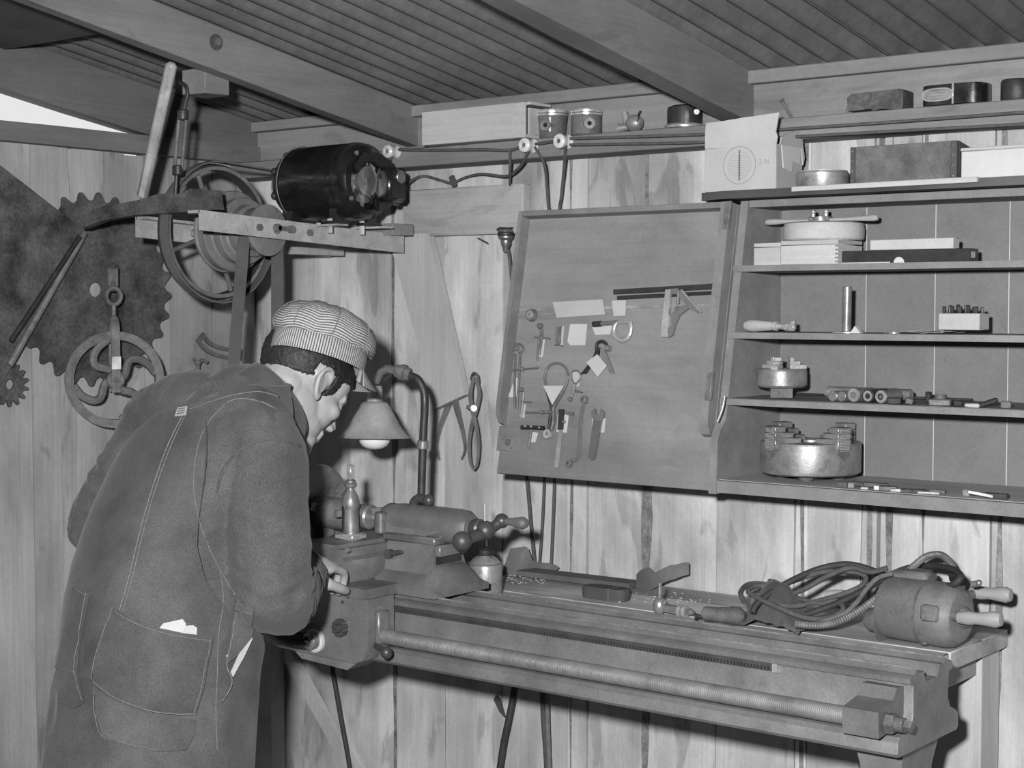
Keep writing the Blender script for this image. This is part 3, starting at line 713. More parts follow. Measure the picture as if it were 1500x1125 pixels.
# motor board and motor
mbz = zbar(-.25)
obj('motor_board', MB().box2((-2.80,-.33,mbz+.004),(-2.46,-.10,mbz+.020),.002) if False else MB().box2((-2.78,-.135,mbz-.012),(P(590,325,Y=-.1).x,-.06,mbz+.016),.002), 'grey_wood_x', cshaft)
mc = P(497,268,Y=-.27); MX0, MX1 = P(428,275,Y=-.27).x, P(541,268,Y=-.27).x
mz = mc.z; my = -.27; MR = .089
motor = thing('electric_motor', 'glossy black electric motor bolted on the overhead bars', 'motor', (mc.x,my,mbz))
L = MX1-MX0
body = MB().rev([(0,0),(.060,.0),(.072,.008),(.080,.020),(.0835,.03),(.0835,.036),(MR-.001,.038),(MR,.042),(MR,L-.045),(MR-.002,L-.040),(MR+.001,L-.038),(MR+.001,L-.030),(MR-.003,L-.012),(MR-.012,L),(.066,L+.004),(.064,L-.002),(.064,L-.030),(0,L-.030)], (MX0,my,mz), (1,0,0), 48)
mo = obj('housing', body, 'black_enamel', motor, sharp=30)
obj('band', MB().rev([(MR+.0015,.040),(MR+.0025,.042),(MR+.0015,.044)], (MX0,my,mz), (1,0,0), 48), 'worn_steel', mo)
for i in range(8):
    t = R(22+45*i); e = V((0,math.cos(t),math.sin(t))); obj('vent', MB().sph(V((MX0+.012,my,mz))+e*.072, (.010,.011,.011), 10, 6), 'dark_iron', mo)
xc = MX0+L-.030
obj('armature', MB().rev([(0,.0),(.048,.0),(.050,.004),(.050,.010),(.036,.012),(.034,.014),(.034,.026),(.014,.028),(0,.028)], (xc,my,mz), (1,0,0), 32), 'brass_dull', motor)
for i in range(10):
    t = 2*math.pi*i/10; e = V((0,math.cos(t),math.sin(t))); f = V((0,-math.sin(t),math.cos(t)))
    obj('winding', MB().tube(catmull([V((xc+.006,my,mz))+e*.026, V((xc+.016,my,mz))+e*.040+f*.006, V((xc+.006,my,mz))+e*.054+f*.016], 5), .0055, 6), 'worn_steel' if i % 2 else 'dark_iron', motor)
# end strap with brush box
obj('end_strap', MB().prism([(-.062,.030),(-.030,.062),(.012,.066),(.060,.050),(.078,.03),(.080,-.03),(.055,-.062),(.02,-.068),(.022,-.04),(.030,.0),(.028,.03),(.005,.044),(-.025,.040),(-.05,.015)], .016, (MX1-.004,my,mz), (0,1,0), (0,0,1)), 'black_enamel', motor)
bx_ = P(556,273,Y=-.235)
jb = obj('terminal_box', MB().box((MX1+.030,my+.045,mz-.008), (.042,.062,.078), .008), 'black_enamel', motor)
c = V((MX1+.051,my+.050,mz+.010)); obj('cap_screw', MB().cyl(c-V((.002,0,0)), c+V((.004,0,0)), .015, n=20, bev=.0015), 'brass_dull', jb)
for i in range(4):
    t = R(35+90*i); e = V((0,math.cos(t),math.sin(t))); c = V((MX1-.001,my,mz))+e*.074
    obj('screw', MB().cyl(c, c+V((.004,0,0)), .0055, n=10), 'worn_steel', mo)
obj('brush_holder', MB().box((MX1-.012,my-.006,mz+.004),(.02,.026,.034),.003).cyl((MX1-.002,my-.006,mz+.012),(MX1+.002,my-.006,mz+.012),.006,n=10), 'old_iron', motor)
for (yy, xx) in ((-.055,MX0+.06),(.05,MX0+.06),(-.055,MX1-.05),(.05,MX1-.05)):
    ft = obj('foot', MB().prism([(-.030,mbz+.005),(.030,mbz+.005),(.030,mbz+.012),(.016,mbz+.014),(.012,mz-MR*.72),(-.012,mz-MR*.72),(-.016,mbz+.014),(-.030,mbz+.012)], .022, (xx-.011,my+yy,0), (0,1,0), (0,0,1)), 'black_enamel', motor)
    obj('bolt', MB().cyl((xx,my+yy-.022,mbz-.015),(xx,my+yy-.022,mbz+.018),.0065,n=6), 'galvanised', ft)
obj('motor_pulley', MB().rev([(0,0),(.030,0),(.032,.003),(.028,.012),(.028,.026),(.032,.034),(.030,.038),(0,.038)], (MX0-.042,my,mz), (1,0,0), 28), 'bright_steel', motor)
for (yy, xx) in ((-.18,XF-.02),): pass
obj('rail', MB().box2((MX0+.02,my-.095,mbz+.0005),(MX1-.01,my-.06,mbz+.0045)), 'galvanised', motor)
obj('rail', MB().box2((MX0+.02,my+.055,mbz+.0005),(MX1-.01,my+.09,mbz+.0045)), 'galvanised', motor)
# belts
def loop2(c1, r1, c2, r2, x, n=20):
    """open belt path round two pulleys whose axes run along x"""
    a = V((0,c1[0],c1[1])); b = V((0,c2[0],c2[1])); d = b-a; D_ = d.length; th = math.atan2(d.z, d.y); be = math.acos((r1-r2)/D_)
    pts = []
    for i in range(n+1):
        t = th+be+(2*math.pi-2*be)*i/n; pts.append(V((x,a.y+r1*math.cos(t),a.z+r1*math.sin(t))))
    for i in range(n+1):
        t = th-be+2*be*i/n; pts.append(V((x,b.y+r2*math.cos(t),b.z+r2*math.sin(t))))
    return pts
def belt(pts, xw, th):
    m = MB(); k = len(pts); vs = []; c = sum(pts, V((0,0,0)))/k
    for i in range(k):
        t = (pts[(i+1)%k]-pts[i-1]).normalized(); n = t.cross(V((1,0,0)))
        for a, b in ((-1,0),(1,0),(1,1),(-1,1)): vs.append(pts[i]+V((xw/2*a,0,0))+n*(th*b))
    return m.add(vs, [(i*4+j,i*4+(j+1)%4,((i+1)%k)*4+(j+1)%4,((i+1)%k)*4+j) for i in range(k) for j in range(4)])
p = loop2((SYc,SZs),.0475,(LY,LZ),.0795,0)
for q in p:
    t = (SZs-q.z)/(SZs-LZ); q.x = -2.728
obj('flat_belt', belt(p, .036, .004), 'leather', label='flat leather belt running from the stepped pulley down to the lathe', cat='belt')
obj('motor_belt', belt(loop2((my,mz),.0302,(SYc,SZs),.1595,MX0-.023), .024, .004), 'leather', label='belt joining the motor pulley to the big overhead wheel', cat='belt') if abs(MX0-.023-wc.x) < .03 else print('belt offset', MX0-.023, wc.x)
# ================================================================== things hung on the left wall
WX = LX+.004
def Wl(px, py, o=0.0): return P(px, py, X=WX+o)
c = Wl(138,424,.012); Rb = (c-Wl(138,281,.012)).length
pl = []; NT = 28
for i in range(NT):
    t0 = 2*math.pi*i/NT; dt = 2*math.pi/NT
    for (f, rr) in ((0,.925),(.16,.905),(.34,.915),(.50,.955),(.62,.99),(.74,1.0),(.86,.985),(.95,.945)):
        t = t0+dt*f; pl.append((Rb*rr*math.cos(t), Rb*rr*math.sin(t)))
inner = []
for i in range(len(pl)): t = 2*math.pi*i/len(pl); inner.append((.018*math.cos(t),.018*math.sin(t)))
obj('saw_blade', MB().ring_prism(pl, inner, .004, c, (0,1,0), (0,0,1)), 'rust_iron', label='big rusty circular saw blade with hooked teeth on the left wall', cat='saw blade')
# small light nicks are bolts through the blade
tri = [Wl(p,q,.022) for p, q in ((-40,212),(29,265),(123,338),(76,424),(29,512),(-40,640))]
o = tri[0]
obj('iron_sheet', MB().prism([((p-o).y,(p-o).z) for p in tri], .003, o, (0,1,0), (0,0,1)), 'rust_iron', label='dark triangular iron sheet leaning in front of the saw blade', cat='iron sheet')
for k, (a, b) in enumerate((((124,341),(14,535)),((117,347),(16,500)))):
    a, b = Wl(*a,.036+.004*k), Wl(*b,.036+.004*k)
    obj('steel_rod', MB().cyl(a, b, .0085-.002*k, .0085-.002*k, n=10), 'worn_steel' if k == 0 else 'dark_iron', label=('thicker steel rod leaning along the edge of the dark iron sheet','thinner dark rod leaning behind the thicker rod by the iron sheet')[k], cat='rod', group='rods leaning on the left wall')
c = Wl(12,563,.008); pl = []
for i in range(14):
    for f, rr in ((0,.72),(.35,1.0),(.6,.95),(.8,.72)):
        t = 2*math.pi*(i+f)/14; pl.append((.052*rr*math.cos(t), .052*rr*math.sin(t)))
obj('sprocket', MB().ring_prism(pl, [(.012*math.cos(2*math.pi*i/len(pl)),.012*math.sin(2*math.pi*i/len(pl))) for i in range(len(pl))], .008, c, (0,1,0), (0,0,1)), 'rust_iron', label='small rusty spiked sprocket hung at the far left below the iron sheet', cat='sprocket')
# hanging rope pulley
pc = Wl(168,556,.085); nrm = V((.86,-.5,0)).normalized(); e1 = V((.5,.86,0)).normalized(); ez = V((0,0,1))
pw = thing('rope_pulley', 'iron rope pulley wheel with curved spokes hanging from a hook', 'pulley', pc-V((0,0,.12)))
PR = .116
obj('rim', MB().rev([(PR-.020,-.010),(PR-.004,-.013),(PR,-.013),(PR-.010,-.003),(PR-.010,.003),(PR,.013),(PR-.004,.013),(PR-.020,.010),(PR-.020,-.010)], pc, nrm, 56), 'old_iron', pw)
for i in range(4):
    t0 = R(8+90*i); pts = []
    for k in range(9):
        s_ = k/8; rr = .016+(PR-.034)*s_; t = t0 + .85*math.sin(s_*math.pi)*1.0*(1-.2*s_) 
        pts.append(pc+e1*(rr*math.cos(t))+ez*(rr*math.sin(t)))
    obj('spoke', MB().tube(catmull(pts,3), .0085, 8, flat=1.2), 'old_iron', pw)
obj('hub', MB().cyl(pc-nrm*.022, pc+nrm*.022, .022, n=18, bev=.003), 'old_iron', pw)
obj('axle_bolt', MB().cyl(pc-nrm*.036, pc+nrm*.036, .007, n=6), 'dark_iron', pw)
for s_ in (-1,1):
    a = pc+nrm*(.027*s_)-ez*.030; b = pc+nrm*(.022*s_)+ez*(PR+.006); t = pc+nrm*(.004*s_)+ez*(PR+.028)
    obj('strap', MB().strip(catmull([a,(a+b)/2,b,t],4), .020, .006, e1), 'old_iron', pw)
c = pc+nrm*.030-ez*.004; obj('strap_collar', MB().box(c+ez*.045, (.012,.024,.034), .002, Matrix((nrm,e1,ez)).transposed().to_4x4()), 'tin', pw)
sw = pc+ez*(PR+.026)
obj('swivel', MB().cyl(sw, sw+ez*.040, .0055).sph(sw+ez*.004, .010, 10, 6), 'old_iron', pw)
rc = sw+ez*.058
obj('eye_ring', MB().tube([rc+e1*(.017*math.cos(t))+ez*(.020*math.sin(t)) for t in [2*math.pi*i/20 for i in range(20)]], .0058, 8, closed=True), 'old_iron', pw)
obj('hook', MB().tube(catmull([rc+ez*.012-nrm*.006, rc+ez*.034-nrm*.012, rc+ez*.062-nrm*.02, rc+ez*.075-nrm*.035+e1*.006, rc+ez*.066-nrm*.05+e1*.014],6), .0065, 8).box(rc+ez*.045-nrm*.012, (.008,.026,.045), .002, Matrix((nrm,e1,ez)).transposed().to_4x4()), 'old_iron', pw)
# slotted quadrant
pa = [Wl(p,q,.002) for p, q in ((291,493),(301,506),(316,514),(333,518),(352,520))]
pa = catmull(pa, 6); o = pa[0]; outl, inl = [], []
q2 = [((p-o).y,(p-o).z) for p in pa]
def offs(q2, d, trim):
    r = q2[trim:len(q2)-trim] if trim else q2; A, B = [], []
    for i in range(len(r)):
        a = r[max(i-1,0)]; b = r[min(i+1,len(r)-1)]; tx, tz = b[0]-a[0], b[1]-a[1]; l = math.hypot(tx,tz)
        A.append((r[i][0]-tz/l*d, r[i][1]+tx/l*d)); B.append((r[i][0]+tz/l*d, r[i][1]-tx/l*d))
    return A+B[::-1]
ou = offs(q2,.0155,0); inn = offs(q2,.006,0); cxy = (sum(p[0] for p in q2)/len(q2), sum(p[1] for p in q2)/len(q2))
k = len(q2)
t = 2
inn2 = [inn[min(max(i,t),k-1-t)] if i < k else inn[k+min(max(i-k,t),k-1-t)] for i in range(2*k)]
obj('slotted_quadrant', MB().ring_prism(ou, inn2, .008, o, (0,1,0), (0,0,1)), 'old_iron', label='curved slotted iron quadrant nailed to the left wall', cat='iron bracket')
c = Wl(290,540,.03)
obj('petcock', MB().cyl(c-V((0,0,.02)), c+V((0,0,.012)), .005).sph(c+V((0,0,.016)), .009, 12, 8).cyl(c+V((0,0,.022)), c+V((0,0,.026)), .014, .014, 12).tube(catmull([c+V((0,0,.018)),c+V((.008,.012,.022)),c+V((.01,.022,.016))],4), .0045, 8).cyl(c+V((-.04,0,-.012)), c+V((0,0,-.012)), .003), 'old_iron', label='small iron petcock sticking up on the left wall behind the man', cat='petcock')
# ================================================================== small helpers
def XZ(px, py, Y): p = P(px, py, Y=Y); return p.x, p.z
def cable(name, pts, r, mat, label, cat='cable', k=6, n=8, parent=None, closed=False):
    return obj(name, MB().tube(catmull(pts, k, closed), r, n, closed=closed), mat, parent, sharp=70, label=label, cat=cat)
def text_mb(body, size, o, e1, e2, depth=.0004):
    cu = bpy.data.curves.new('t','FONT'); cu.body = body; cu.size = size; cu.extrude = depth; cu.align_x = 'CENTER'; cu.align_y = 'CENTER'
    ob = bpy.data.objects.new('t', cu); COL.objects.link(ob); dg = bpy.context.evaluated_depsgraph_get(); me = ob.evaluated_get(dg).to_mesh()
    n = V(e1).cross(V(e2)); m = MB(); m.add([V(o)+V(e1)*v.co.x+V(e2)*v.co.y+n*v.co.z for v in me.vertices], [tuple(p.vertices) for p in me.polygons])
    bpy.data.objects.remove(ob); bpy.data.curves.remove(cu); return m
# ================================================================== on the ledge girt
GZ = 1.9455; GY = -.045
x0, x1 = XZ(619,175,-.115)[0], XZ(770,175,-.115)[0]
wb_ = thing('wooden_box', 'pale wooden box lying on the ledge left of the pistons', 'box', ((x0+x1)/2,-.075,GZ))
zt_ = 2.024
obj('front_panel', MB().box2((x0,-.118,GZ),(x1-.032,-.111,zt_),.001), 'pale_wood_x', wb_)
obj('front_panel', MB().box2((x1-.0315,-.118,GZ),(x1,-.111,zt_),.001), 'pale_wood_x', wb_)
obj('bottom_panel', MB().box2((x0,-.111,GZ),(x1,-.038,GZ+.007)), 'pale_wood_x', wb_)
obj('top_panel', MB().box2((x0,-.111,zt_-.006),(x1+.012,-.038,zt_)), 'pale_wood_x', wb_)
obj('end_panel', MB().box2((x0,-.111,GZ+.007),(x0+.008,-.038,zt_-.006)), 'pale_wood_y', wb_)
obj('end_panel', MB().box2((x1-.003,-.104,GZ+.007),(x1+.004,-.040,zt_-.012)), 'pale_wood_y', wb_)
def piston(px, r, h, label, ob_, body='old_iron', rimm='bright_steel', flare=0.0, inv=False, name='piston'):
    x = XZ(px,190,GY)[0]; t = thing(name, label, name, (x,GY,GZ), 'engine parts on the ledge')
    if not inv:
        obj('skirt', MB().rev([(0,0),(r*(1-flare)-.003,0),(r*(1-flare),.003),(r,h*.80),(r-.002,h*.80),(r-.006,h*.2),(0,h*.2)], (x,GY,GZ), (0,0,1), 32), body, t)
        for k in range(2): obj('ring', MB().rev([(r-.003,h*.805+k*h*.10),(r+.001,h*.81+k*h*.10),(r+.0012,h*.885+k*h*.10),(r-.003,h*.89+k*h*.10)], (x,GY,GZ), (0,0,1), 32), rimm, t)
        obj('crown', MB().rev([(r-.003,h*.99),(r*.9,h+.003),(0,h+.005)], (x,GY,GZ), (0,0,1), 28), rimm, t)
    else:
        obj('skirt', MB().rev([(0,0),(r,0.006),(r,h*.8),(r*.96,h*.92),(r*.7,h),(0,h)], (x,GY,GZ), (0,0,1), 32), body, t)
        obj('flange', MB().rev([(0,0),(r*1.13,0),(r*1.15,.004),(r*1.1,.007),(r,.009),(0,.009)], (x,GY,GZ), (0,0,1), 32), rimm, t)
    d = V((.62,-.78,0)); a = R(ob_)
    d = Matrix.Rotation(a,3,'Z') @ d; c = V((x,GY,GZ+h*.45))+d*(r-.002)
    if not inv:
        obj('pin_boss', MB().cyl(c-d*.004, c+d*.004, r*.42, r*.36, 20), 'worn_steel', t)
        obj('pin_hole', MB().cyl(c+d*.003, c+d*.0048, r*.14, n=14), 'black_enamel', t)
    else: obj('bracket', MB().tube(catmull([c+V((0,0,h*.18))+d*.002,c+d*.010,c-V((0,0,h*.25))+d*.003],4), .005, 8).cyl(c+V((.016,.012,.008)), c+V((.016,.012,.008))+d*.012, .006, n=10), 'bright_steel', t)
    return t
t = piston(809,.0355,.062,'dark engine piston with slotted skirt beside the wooden box', -26, flare=.16)
x = XZ(809,190,GY)[0]; obj('slot', MB().box((x+.016,GY-.0285,GZ+.030),(.007,.010,.036),.002, Matrix.Rotation(R(28),4,'Z')), 'bright_steel', t)
piston(859,.0345,.056,'engine piston with a round pin hole, right of the slotted piston', 8)
piston(1003,.0375,.048,'upturned dark piston with a bright flange near the second rafter', 0, 'dark_iron', 'bright_steel', inv=True)
x, z = XZ(925,188,GY)
vt = thing('valve_fitting', 'small pale metal valve fitting lying on the ledge', 'valve', (x,GY,GZ), 'engine parts on the ledge')
obj('bowl', MB().sph((x+.008,GY,GZ+.020),(.021,.018,.019),16,10), 'tin', vt)
obj('stem', MB().cyl((x-.030,GY-.006,GZ+.011),(x-.004,GY,GZ+.014),.010,.007,14), 'tin', vt)
obj('lug', MB().cyl((x-.010,GY,GZ+.022),(x-.016,GY-.004,GZ+.046),.010,.006,12), 'tin', vt)
obj('wire', MB().tube(catmull([(x+.018,GY-.012,GZ+.016),(x+.026,GY-.010,GZ+.03),(x+.022,GY-.006,GZ+.038),(x+.026,GY-.004,GZ+.046)],4), .0016, 6), 'dark_iron', vt)
a, b = P(1160,174,Y=-.02), P(1146,148,Y=-.013)
obj('nail', MB().cyl(a, b, .0035, .0035, 8).cyl(b, b+(b-a).normalized()*.002, .006, n=10), 'old_iron', label='long bent nail standing in the wall above the cardboard box', cat='nail')
# rusty holder with thumbscrew
x0, z0 = XZ(1251,168,GY); x1 = XZ(1331,160,GY)[0]
hd = thing('rusty_clamp', 'rusty box shaped clamp with a thumbscrew on its left end', 'clamp', ((x0+x1)/2,GY,GZ), 'engine parts on the ledge')
obj('shell', MB().prism([(x0,GZ+.004),(x0+.048,GZ+.006),(x0+.052,GZ+.002),(x0+.07,GZ+.004),(x1-.006,GZ+.0005),(x1,GZ+.004),(x1,GZ+.036),(x1-.008,GZ+.040),(x0+.006,GZ+.038),(x0-.003,GZ+.03)], .045, (0,GY+.02,0), (1,0,0), (0,0,1)), 'rust_iron', hd)
obj('thumbscrew', MB().cyl((x0-.012,GY-.004,GZ+.020),(x0+.004,GY-.004,GZ+.020),.0055,n=12).box((x0-.014,GY-.004,GZ+.020),(.005,.006,.022),.001), 'tin', hd)
obj('foot', MB().box((x0-.006,GY-.006,GZ+.009),(.012,.012,.018),.002), 'old_iron', hd)
# bright band with oval nameplate
x0, x1 = XZ(1358,150,GY)[0], XZ(1447,145,GY)[0]
bd = thing('band_housing', 'shiny black drum band with an oval nameplate on the ledge', 'housing', ((x0+x1)/2,GY,GZ), 'engine parts on the ledge')
xm = (x0+x1)/2; hw_ = (x1-x0)/2
pl = [(xm+hw_*math.cos(t)*(1 if abs(math.cos(t)) < .98 else 1), GY+.040*math.sin(t)) for t in [2*math.pi*i/40 for i in range(40)]]
obj('band', MB().prism([(xm+math.copysign(abs(math.cos(t))**.5,math.cos(t))*hw_, GY+math.copysign(abs(math.sin(t))**.5,math.sin(t))*.038) for t in [2*math.pi*i/40 for i in range(40)]], .038, (0,0,GZ+.001), (1,0,0), (0,1,0)), 'black_enamel', bd, sharp=50)
c = V((xm-.022,GY-.0385,GZ+.020)); ov_ = lambda a, b: [(math.copysign(abs(math.cos(t))**.6,math.cos(t))*a, math.copysign(abs(math.sin(t))**.8,math.sin(t))*b) for t in [2*math.pi*i/28 for i in range(28)]]
npl = obj('nameplate', MB().prism(ov_(.030,.0115), .0012, c, (1,0,0), (0,0,1)), 'worn_steel', bd)
obj('plate_rim', MB().ring_prism(ov_(.031,.0125), ov_(.0285,.0105), .0018, c, (1,0,0), (0,0,1)), 'bright_steel', npl)
for k in range(3): obj('print_line', MB().box(c+V((0,-.0014,.005-.005*k)), (.036-.01*abs(k-1),.0004,.0016)), 'label_ink', npl)
obj('seam_strip', MB().box((xm+.008,GY-.0385,GZ+.02),(.003,.002,.038)), 'bright_steel', bd)
x0 = XZ(1467,150,GY)[0]
obj('iron_can', MB().rev([(0,0),(.028,0),(.030,.003),(.030,.036),(.027,.040),(.0,.040)], (x0+.03,GY,GZ), (0,0,1), 28), 'dark_iron', label='small dark iron can at the right end of the ledge', cat='can')
# ================================================================== wiring on the wall
knobs = []
for i, (px, py, lb) in enumerate(((578,222,'white porcelain wire knob nearest the motor'),(778,213,'porcelain wire knob under the slotted piston'),(829,207,'porcelain wire knob under the round hole piston'))):
    c = P(px+4,py+1,Y=-.087); t = thing('porcelain_knob', lb, 'insulator', c, 'porcelain wire knobs on the ledge'); knobs.append(c)
    d = V((-.1,-1,0)).normalized()
    obj('insulator', MB().rev([(0,0),(.015,0),(.016,.004),(.0125,.010),(.0125,.018),(.016,.024),(.0165,.032),(.013,.036),(.008,.0365),(.0065,.030),(0,.030)], c, d, 24), 'porcelain', t)
    obj('screw', MB().cyl(c+d*.029, c+d*.0335, .005, n=10), 'old_iron', t)
wy = -.104
def Wp(px, py, Y=wy): return P(px, py, Y=Y)
cable('wire', [Wp(584,219),Wp(640,220),Wp(700,219),Wp(744,220),Wp(762,215),Wp(774,212)], .0033, 'cloth_cord', 'dark wire strung level between the first two porcelain knobs', 'wire')
cable('wire', [Wp(784,211),Wp(805,208),Wp(822,204)], .0033, 'cloth_cord', 'short dark wire between the second and third porcelain knobs', 'wire')
cable('wire', [Wp(835,203),Wp(900,201),Wp(1035,196.5),Wp(1168,188),Wp(1330,177),Wp(1478,166),Wp(1560,160)], .0031, 'cloth_cord', 'upper of the two long dark wires along the ledge', 'wire')
cable('wire', [Wp(835,212),Wp(900,211),Wp(1035,208),Wp(1168,200),Wp(1330,191),Wp(1478,183),Wp(1560,178)], .0031, 'cloth_cord', 'lower of the two long dark wires along the ledge', 'wire')
cable('wire', [Wp(574,225),Wp(571,240),Wp(574,256,-.12),Wp(575,272,-.15),Wp(570,286,-.19)], .0032, 'cloth_cord', 'wire dropping from the first knob to the black motor', 'wire')
cable('flex_cord', [P(568,292,Y=-.2),P(582,300,Y=-.16),P(590,282,Y=-.12),P(584,266,Y=-.11),P(577,274,Y=-.12),P(583,288,Y=-.12),P(596,270,Y=-.06),P(618,258,Y=-.012),P(645,264,Y=-.012),P(662,268,Y=-.012),P(682,260,Y=-.012),P(706,255,Y=-.03),P(742,258,Y=-.045),P(760,246,Y=-.07),P(772,226,Y=-.1),P(776,216,Y=-.104)], .0034, 'cloth_cord', 'slack looped cord running from the motor up to the second knob', 'cord')
cable('wire', [Wp(747,221),P(747,245,Y=-.09),P(747,271,Y=-.035)], .003, 'cloth_cord', 'short vertical wire dropping to the wide board', 'wire')
cable('drop_cord', [Wp(783,215),P(797,240,Y=-.08),P(801,270,Y=-.05),P(803,300,Y=-.04),P(804,330,Y=-.04),P(800,520,Y=-.03),P(797,712,Y=-.02),P(790,830,Y=-.02)], .0034, 'cloth_cord', 'twisted cord dropping from the second knob behind the open door', 'cord')
cable('drop_cord', [Wp(829,212),P(826,250,Y=-.06),P(822,290,Y=-.04),P(819,325,Y=-.03),P(815,520,Y=-.03),P(812,712,Y=-.02),P(807,832,Y=-.02)], .0036, 'cloth_cord', 'cord dropping from the third knob behind the open door', 'cord')
cable('drop_cord', [P(770,690,Y=-.02),P(773,712,Y=-.02),P(778,770,Y=-.02),P(784,832,Y=-.02)], .0044, 'cloth_cord', 'thicker cord below the left corner of the open door', 'cord')
c = P(664,266,Y=-.006); obj('wire_cleat', MB().box(c, (.014,.010,.030), .002, Matrix.Rotation(R(-25),4,'Y')), 'dark_wood_z', label='small wooden cleat holding the slack motor cord', cat='cleat')
# lampholder hung on a nail
c = P(741,336,Y=-.045); lh = thing('lampholder', 'brass lampholder hanging from a nail beside the cabinet door', 'lampholder', c-V((0,0,.06)))
obj('cap', MB().rev([(0,0),(.016,0),(.018,-.003),(.018,-.020),(.014,-.024),(.012,-.026),(.012,-.034),(.009,-.040),(.006,-.052),(0,-.052)], c, (0,0,1), 20), 'brass_dull', lh)
obj('collar', MB().rev([(.018,-.006),(.0195,-.008),(.0195,-.014),(.018,-.016)], c, (0,0,1), 20), 'dark_iron', lh)
obj('loop', MB().tube(catmull([c+V((-.018,0,-.004)),c+V((-.026,0,0)),c+V((-.018,0,.004)),c+V((.0,0,.002)),c+V((.02,0,.003))],4), .002, 6), 'dark_iron', lh)
obj('nail', MB().cyl(c+V((0,.044,.003)), c+V((0,-.016,.003)), .002, n=6), 'dark_iron', lh)
obj('cord', MB().tube(catmull([c-V((0,0,.05)), P(745,370,Y=-.045), P(749,405,Y=-.04), P(756,470,Y=-.03), P(770,560,Y=-.025)],5), .0038, 8), 'cloth_cord', lh)
obj('small_nail', MB().cyl(P(700,349,Y=.002), P(714,356,Y=-.03), .0018, n=6), 'dark_iron', label='small nail in the wall left of the lampholder', cat='nail')
# ================================================================== slanting plank and calipers
pp = [P(a,b,Y=-.012) for a, b in ((577,344),(636,342),(689,578),(646,598))]
o = pp[0]; obj('leaning_board', MB().prism([((p-o).x,(p-o).z) for p in pp], .022, V((o.x,-.0125,o.z)), (1,0,0), (0,0,1)), 'pale_wood_z', label='pale slanting board fixed on the wall above the lamp', cat='board')
def flatleg(pts, ws, th, Y, name, mat, par):
    """flat forged leg: centre line in photo columns/rows at depth Y"""
    q = catmull([P(a,b,Y=Y) for a, b in pts], 5); n = len(q); A = []; B = []
    for i in range(n):
        t = (q[min(i+1,n-1)]-q[max(i-1,0)]).normalized(); s = V((-t.z,0,t.x)); u = i/(n-1)*(len(ws)-1); j = min(int(u),len(ws)-2); w_ = ws[j]*(1-u+j)+ws[j+1]*(u-j)
        A.append(q[i]+s*w_); B.append(q[i]-s*w_)
    pl = [(p.x,p.z) for p in A+B[::-1]]
    return obj(name, MB().prism(pl, th, (0,Y,0), (1,0,0), (0,0,1)), mat, par)
ca = thing('calipers', 'large flat calipers hanging below the slanting board', 'calipers', P(662,675,Y=-.005))
flatleg([(664,575),(655,600),(646,625),(641,648),(642,662),(645,674)], [.009,.008,.0055,.0042,.003,.0012], .004, -.0035, 'leg', 'worn_steel', ca)
flatleg([(664,575),(671,602),(677,625),(681,645),(682,660),(677,673)], [.009,.008,.0055,.0042,.003,.0012], .004, -.0080, 'leg', 'worn_steel', ca)
obj('rivet', MB().cyl(P(664,575,Y=-.002), P(664,575,Y=-.0120), .009, n=14), 'worn_steel', ca)
cb_ = thing('calipers', 'long looped inside calipers hanging right of the slanting board', 'calipers', P(694,690,Y=-.05))
flatleg([(697,552),(703,575),(699,598),(692,622),(688,650),(690,678),(695,688)], [.003,.005,.005,.0045,.0038,.003,.0015], .004, -.05, 'leg', 'worn_steel', cb_)
flatleg([(695,552),(690,575),(692,598),(698,622),(702,650),(700,678),(695,688)], [.003,.005,.005,.0045,.0038,.003,.0015], .004, -.055, 'leg', 'worn_steel', cb_)
obj('pivot', MB().cyl(P(694,598,Y=-.045), P(694,598,Y=-.064), .008, n=12).cyl(P(688,597,Y=-.06), P(684,596,Y=-.066), .005, n=8), 'worn_steel', cb_)
obj('hanger', MB().tube(catmull([P(690,556,Y=-.03),P(693,547,Y=-.05),P(699,549,Y=-.055),P(701,560,Y=-.053)],4), .003, 8), 'old_iron', cb_)
# ================================================================== lamp over the lathe
lY = -.42
lp_ = thing('work_lamp', 'lathe lamp with conical shade and bare bulb on a bent pipe', 'lamp', (P(617,750,Y=-.40).x,-.40,BZ))
pipe = [V((P(617,750,Y=-.40).x,-.40,BZ+.002)), P(617,740,Y=-.40), P(620,640,Y=-.40), P(622,600,Y=-.40), P(621,575,Y=-.40), P(613,557,Y=-.405), P(600,550,Y=-.41), P(588,546,Y=lY)]
obj('pipe', MB().tube(catmull(pipe,6), .0088, 12), 'dark_iron', lp_)
obj('coupling', MB().cyl(P(619,658,Y=-.40), P(619.5,645,Y=-.40), .0125, n=14, bev=.002), 'worn_steel', lp_)
obj('flange', MB().cyl((P(617,750,Y=-.40).x,-.40,BZ+.0015),(P(617,750,Y=-.40).x,-.40,BZ+.010),.032,.028,20), 'dark_iron', lp_)
a, b = P(601,549,Y=lY+.01), P(580,543,Y=lY)
obj('pipe_fitting', MB().cyl(a, b, .0145, n=8, bev=.002).cyl((a+b)/2-(b-a).normalized()*.006, (a+b)/2+(b-a).normalized()*.006, .018, n=10), 'old_iron', lp_)
c = P(548,570,Y=lY)
obj('arm', MB().tube(catmull([b,P(566,541,Y=lY),P(556,547,Y=lY),P(550,560,Y=lY)],5), .0095, 10), 'worn_steel', lp_)
sc_ = P(549,588,Y=lY); zb = P(549,641,Y=lY).z; zs = sc_.z; ax = V((.02,-.04,-1)).normalized()
Hs = zs-zb
obj('socket', MB().rev([(0,-.034),(.014,-.034),(.0165,-.026),(.0165,-.006),(.018,0),(0,0)], sc_, ax, 20), 'galvanised', lp_)
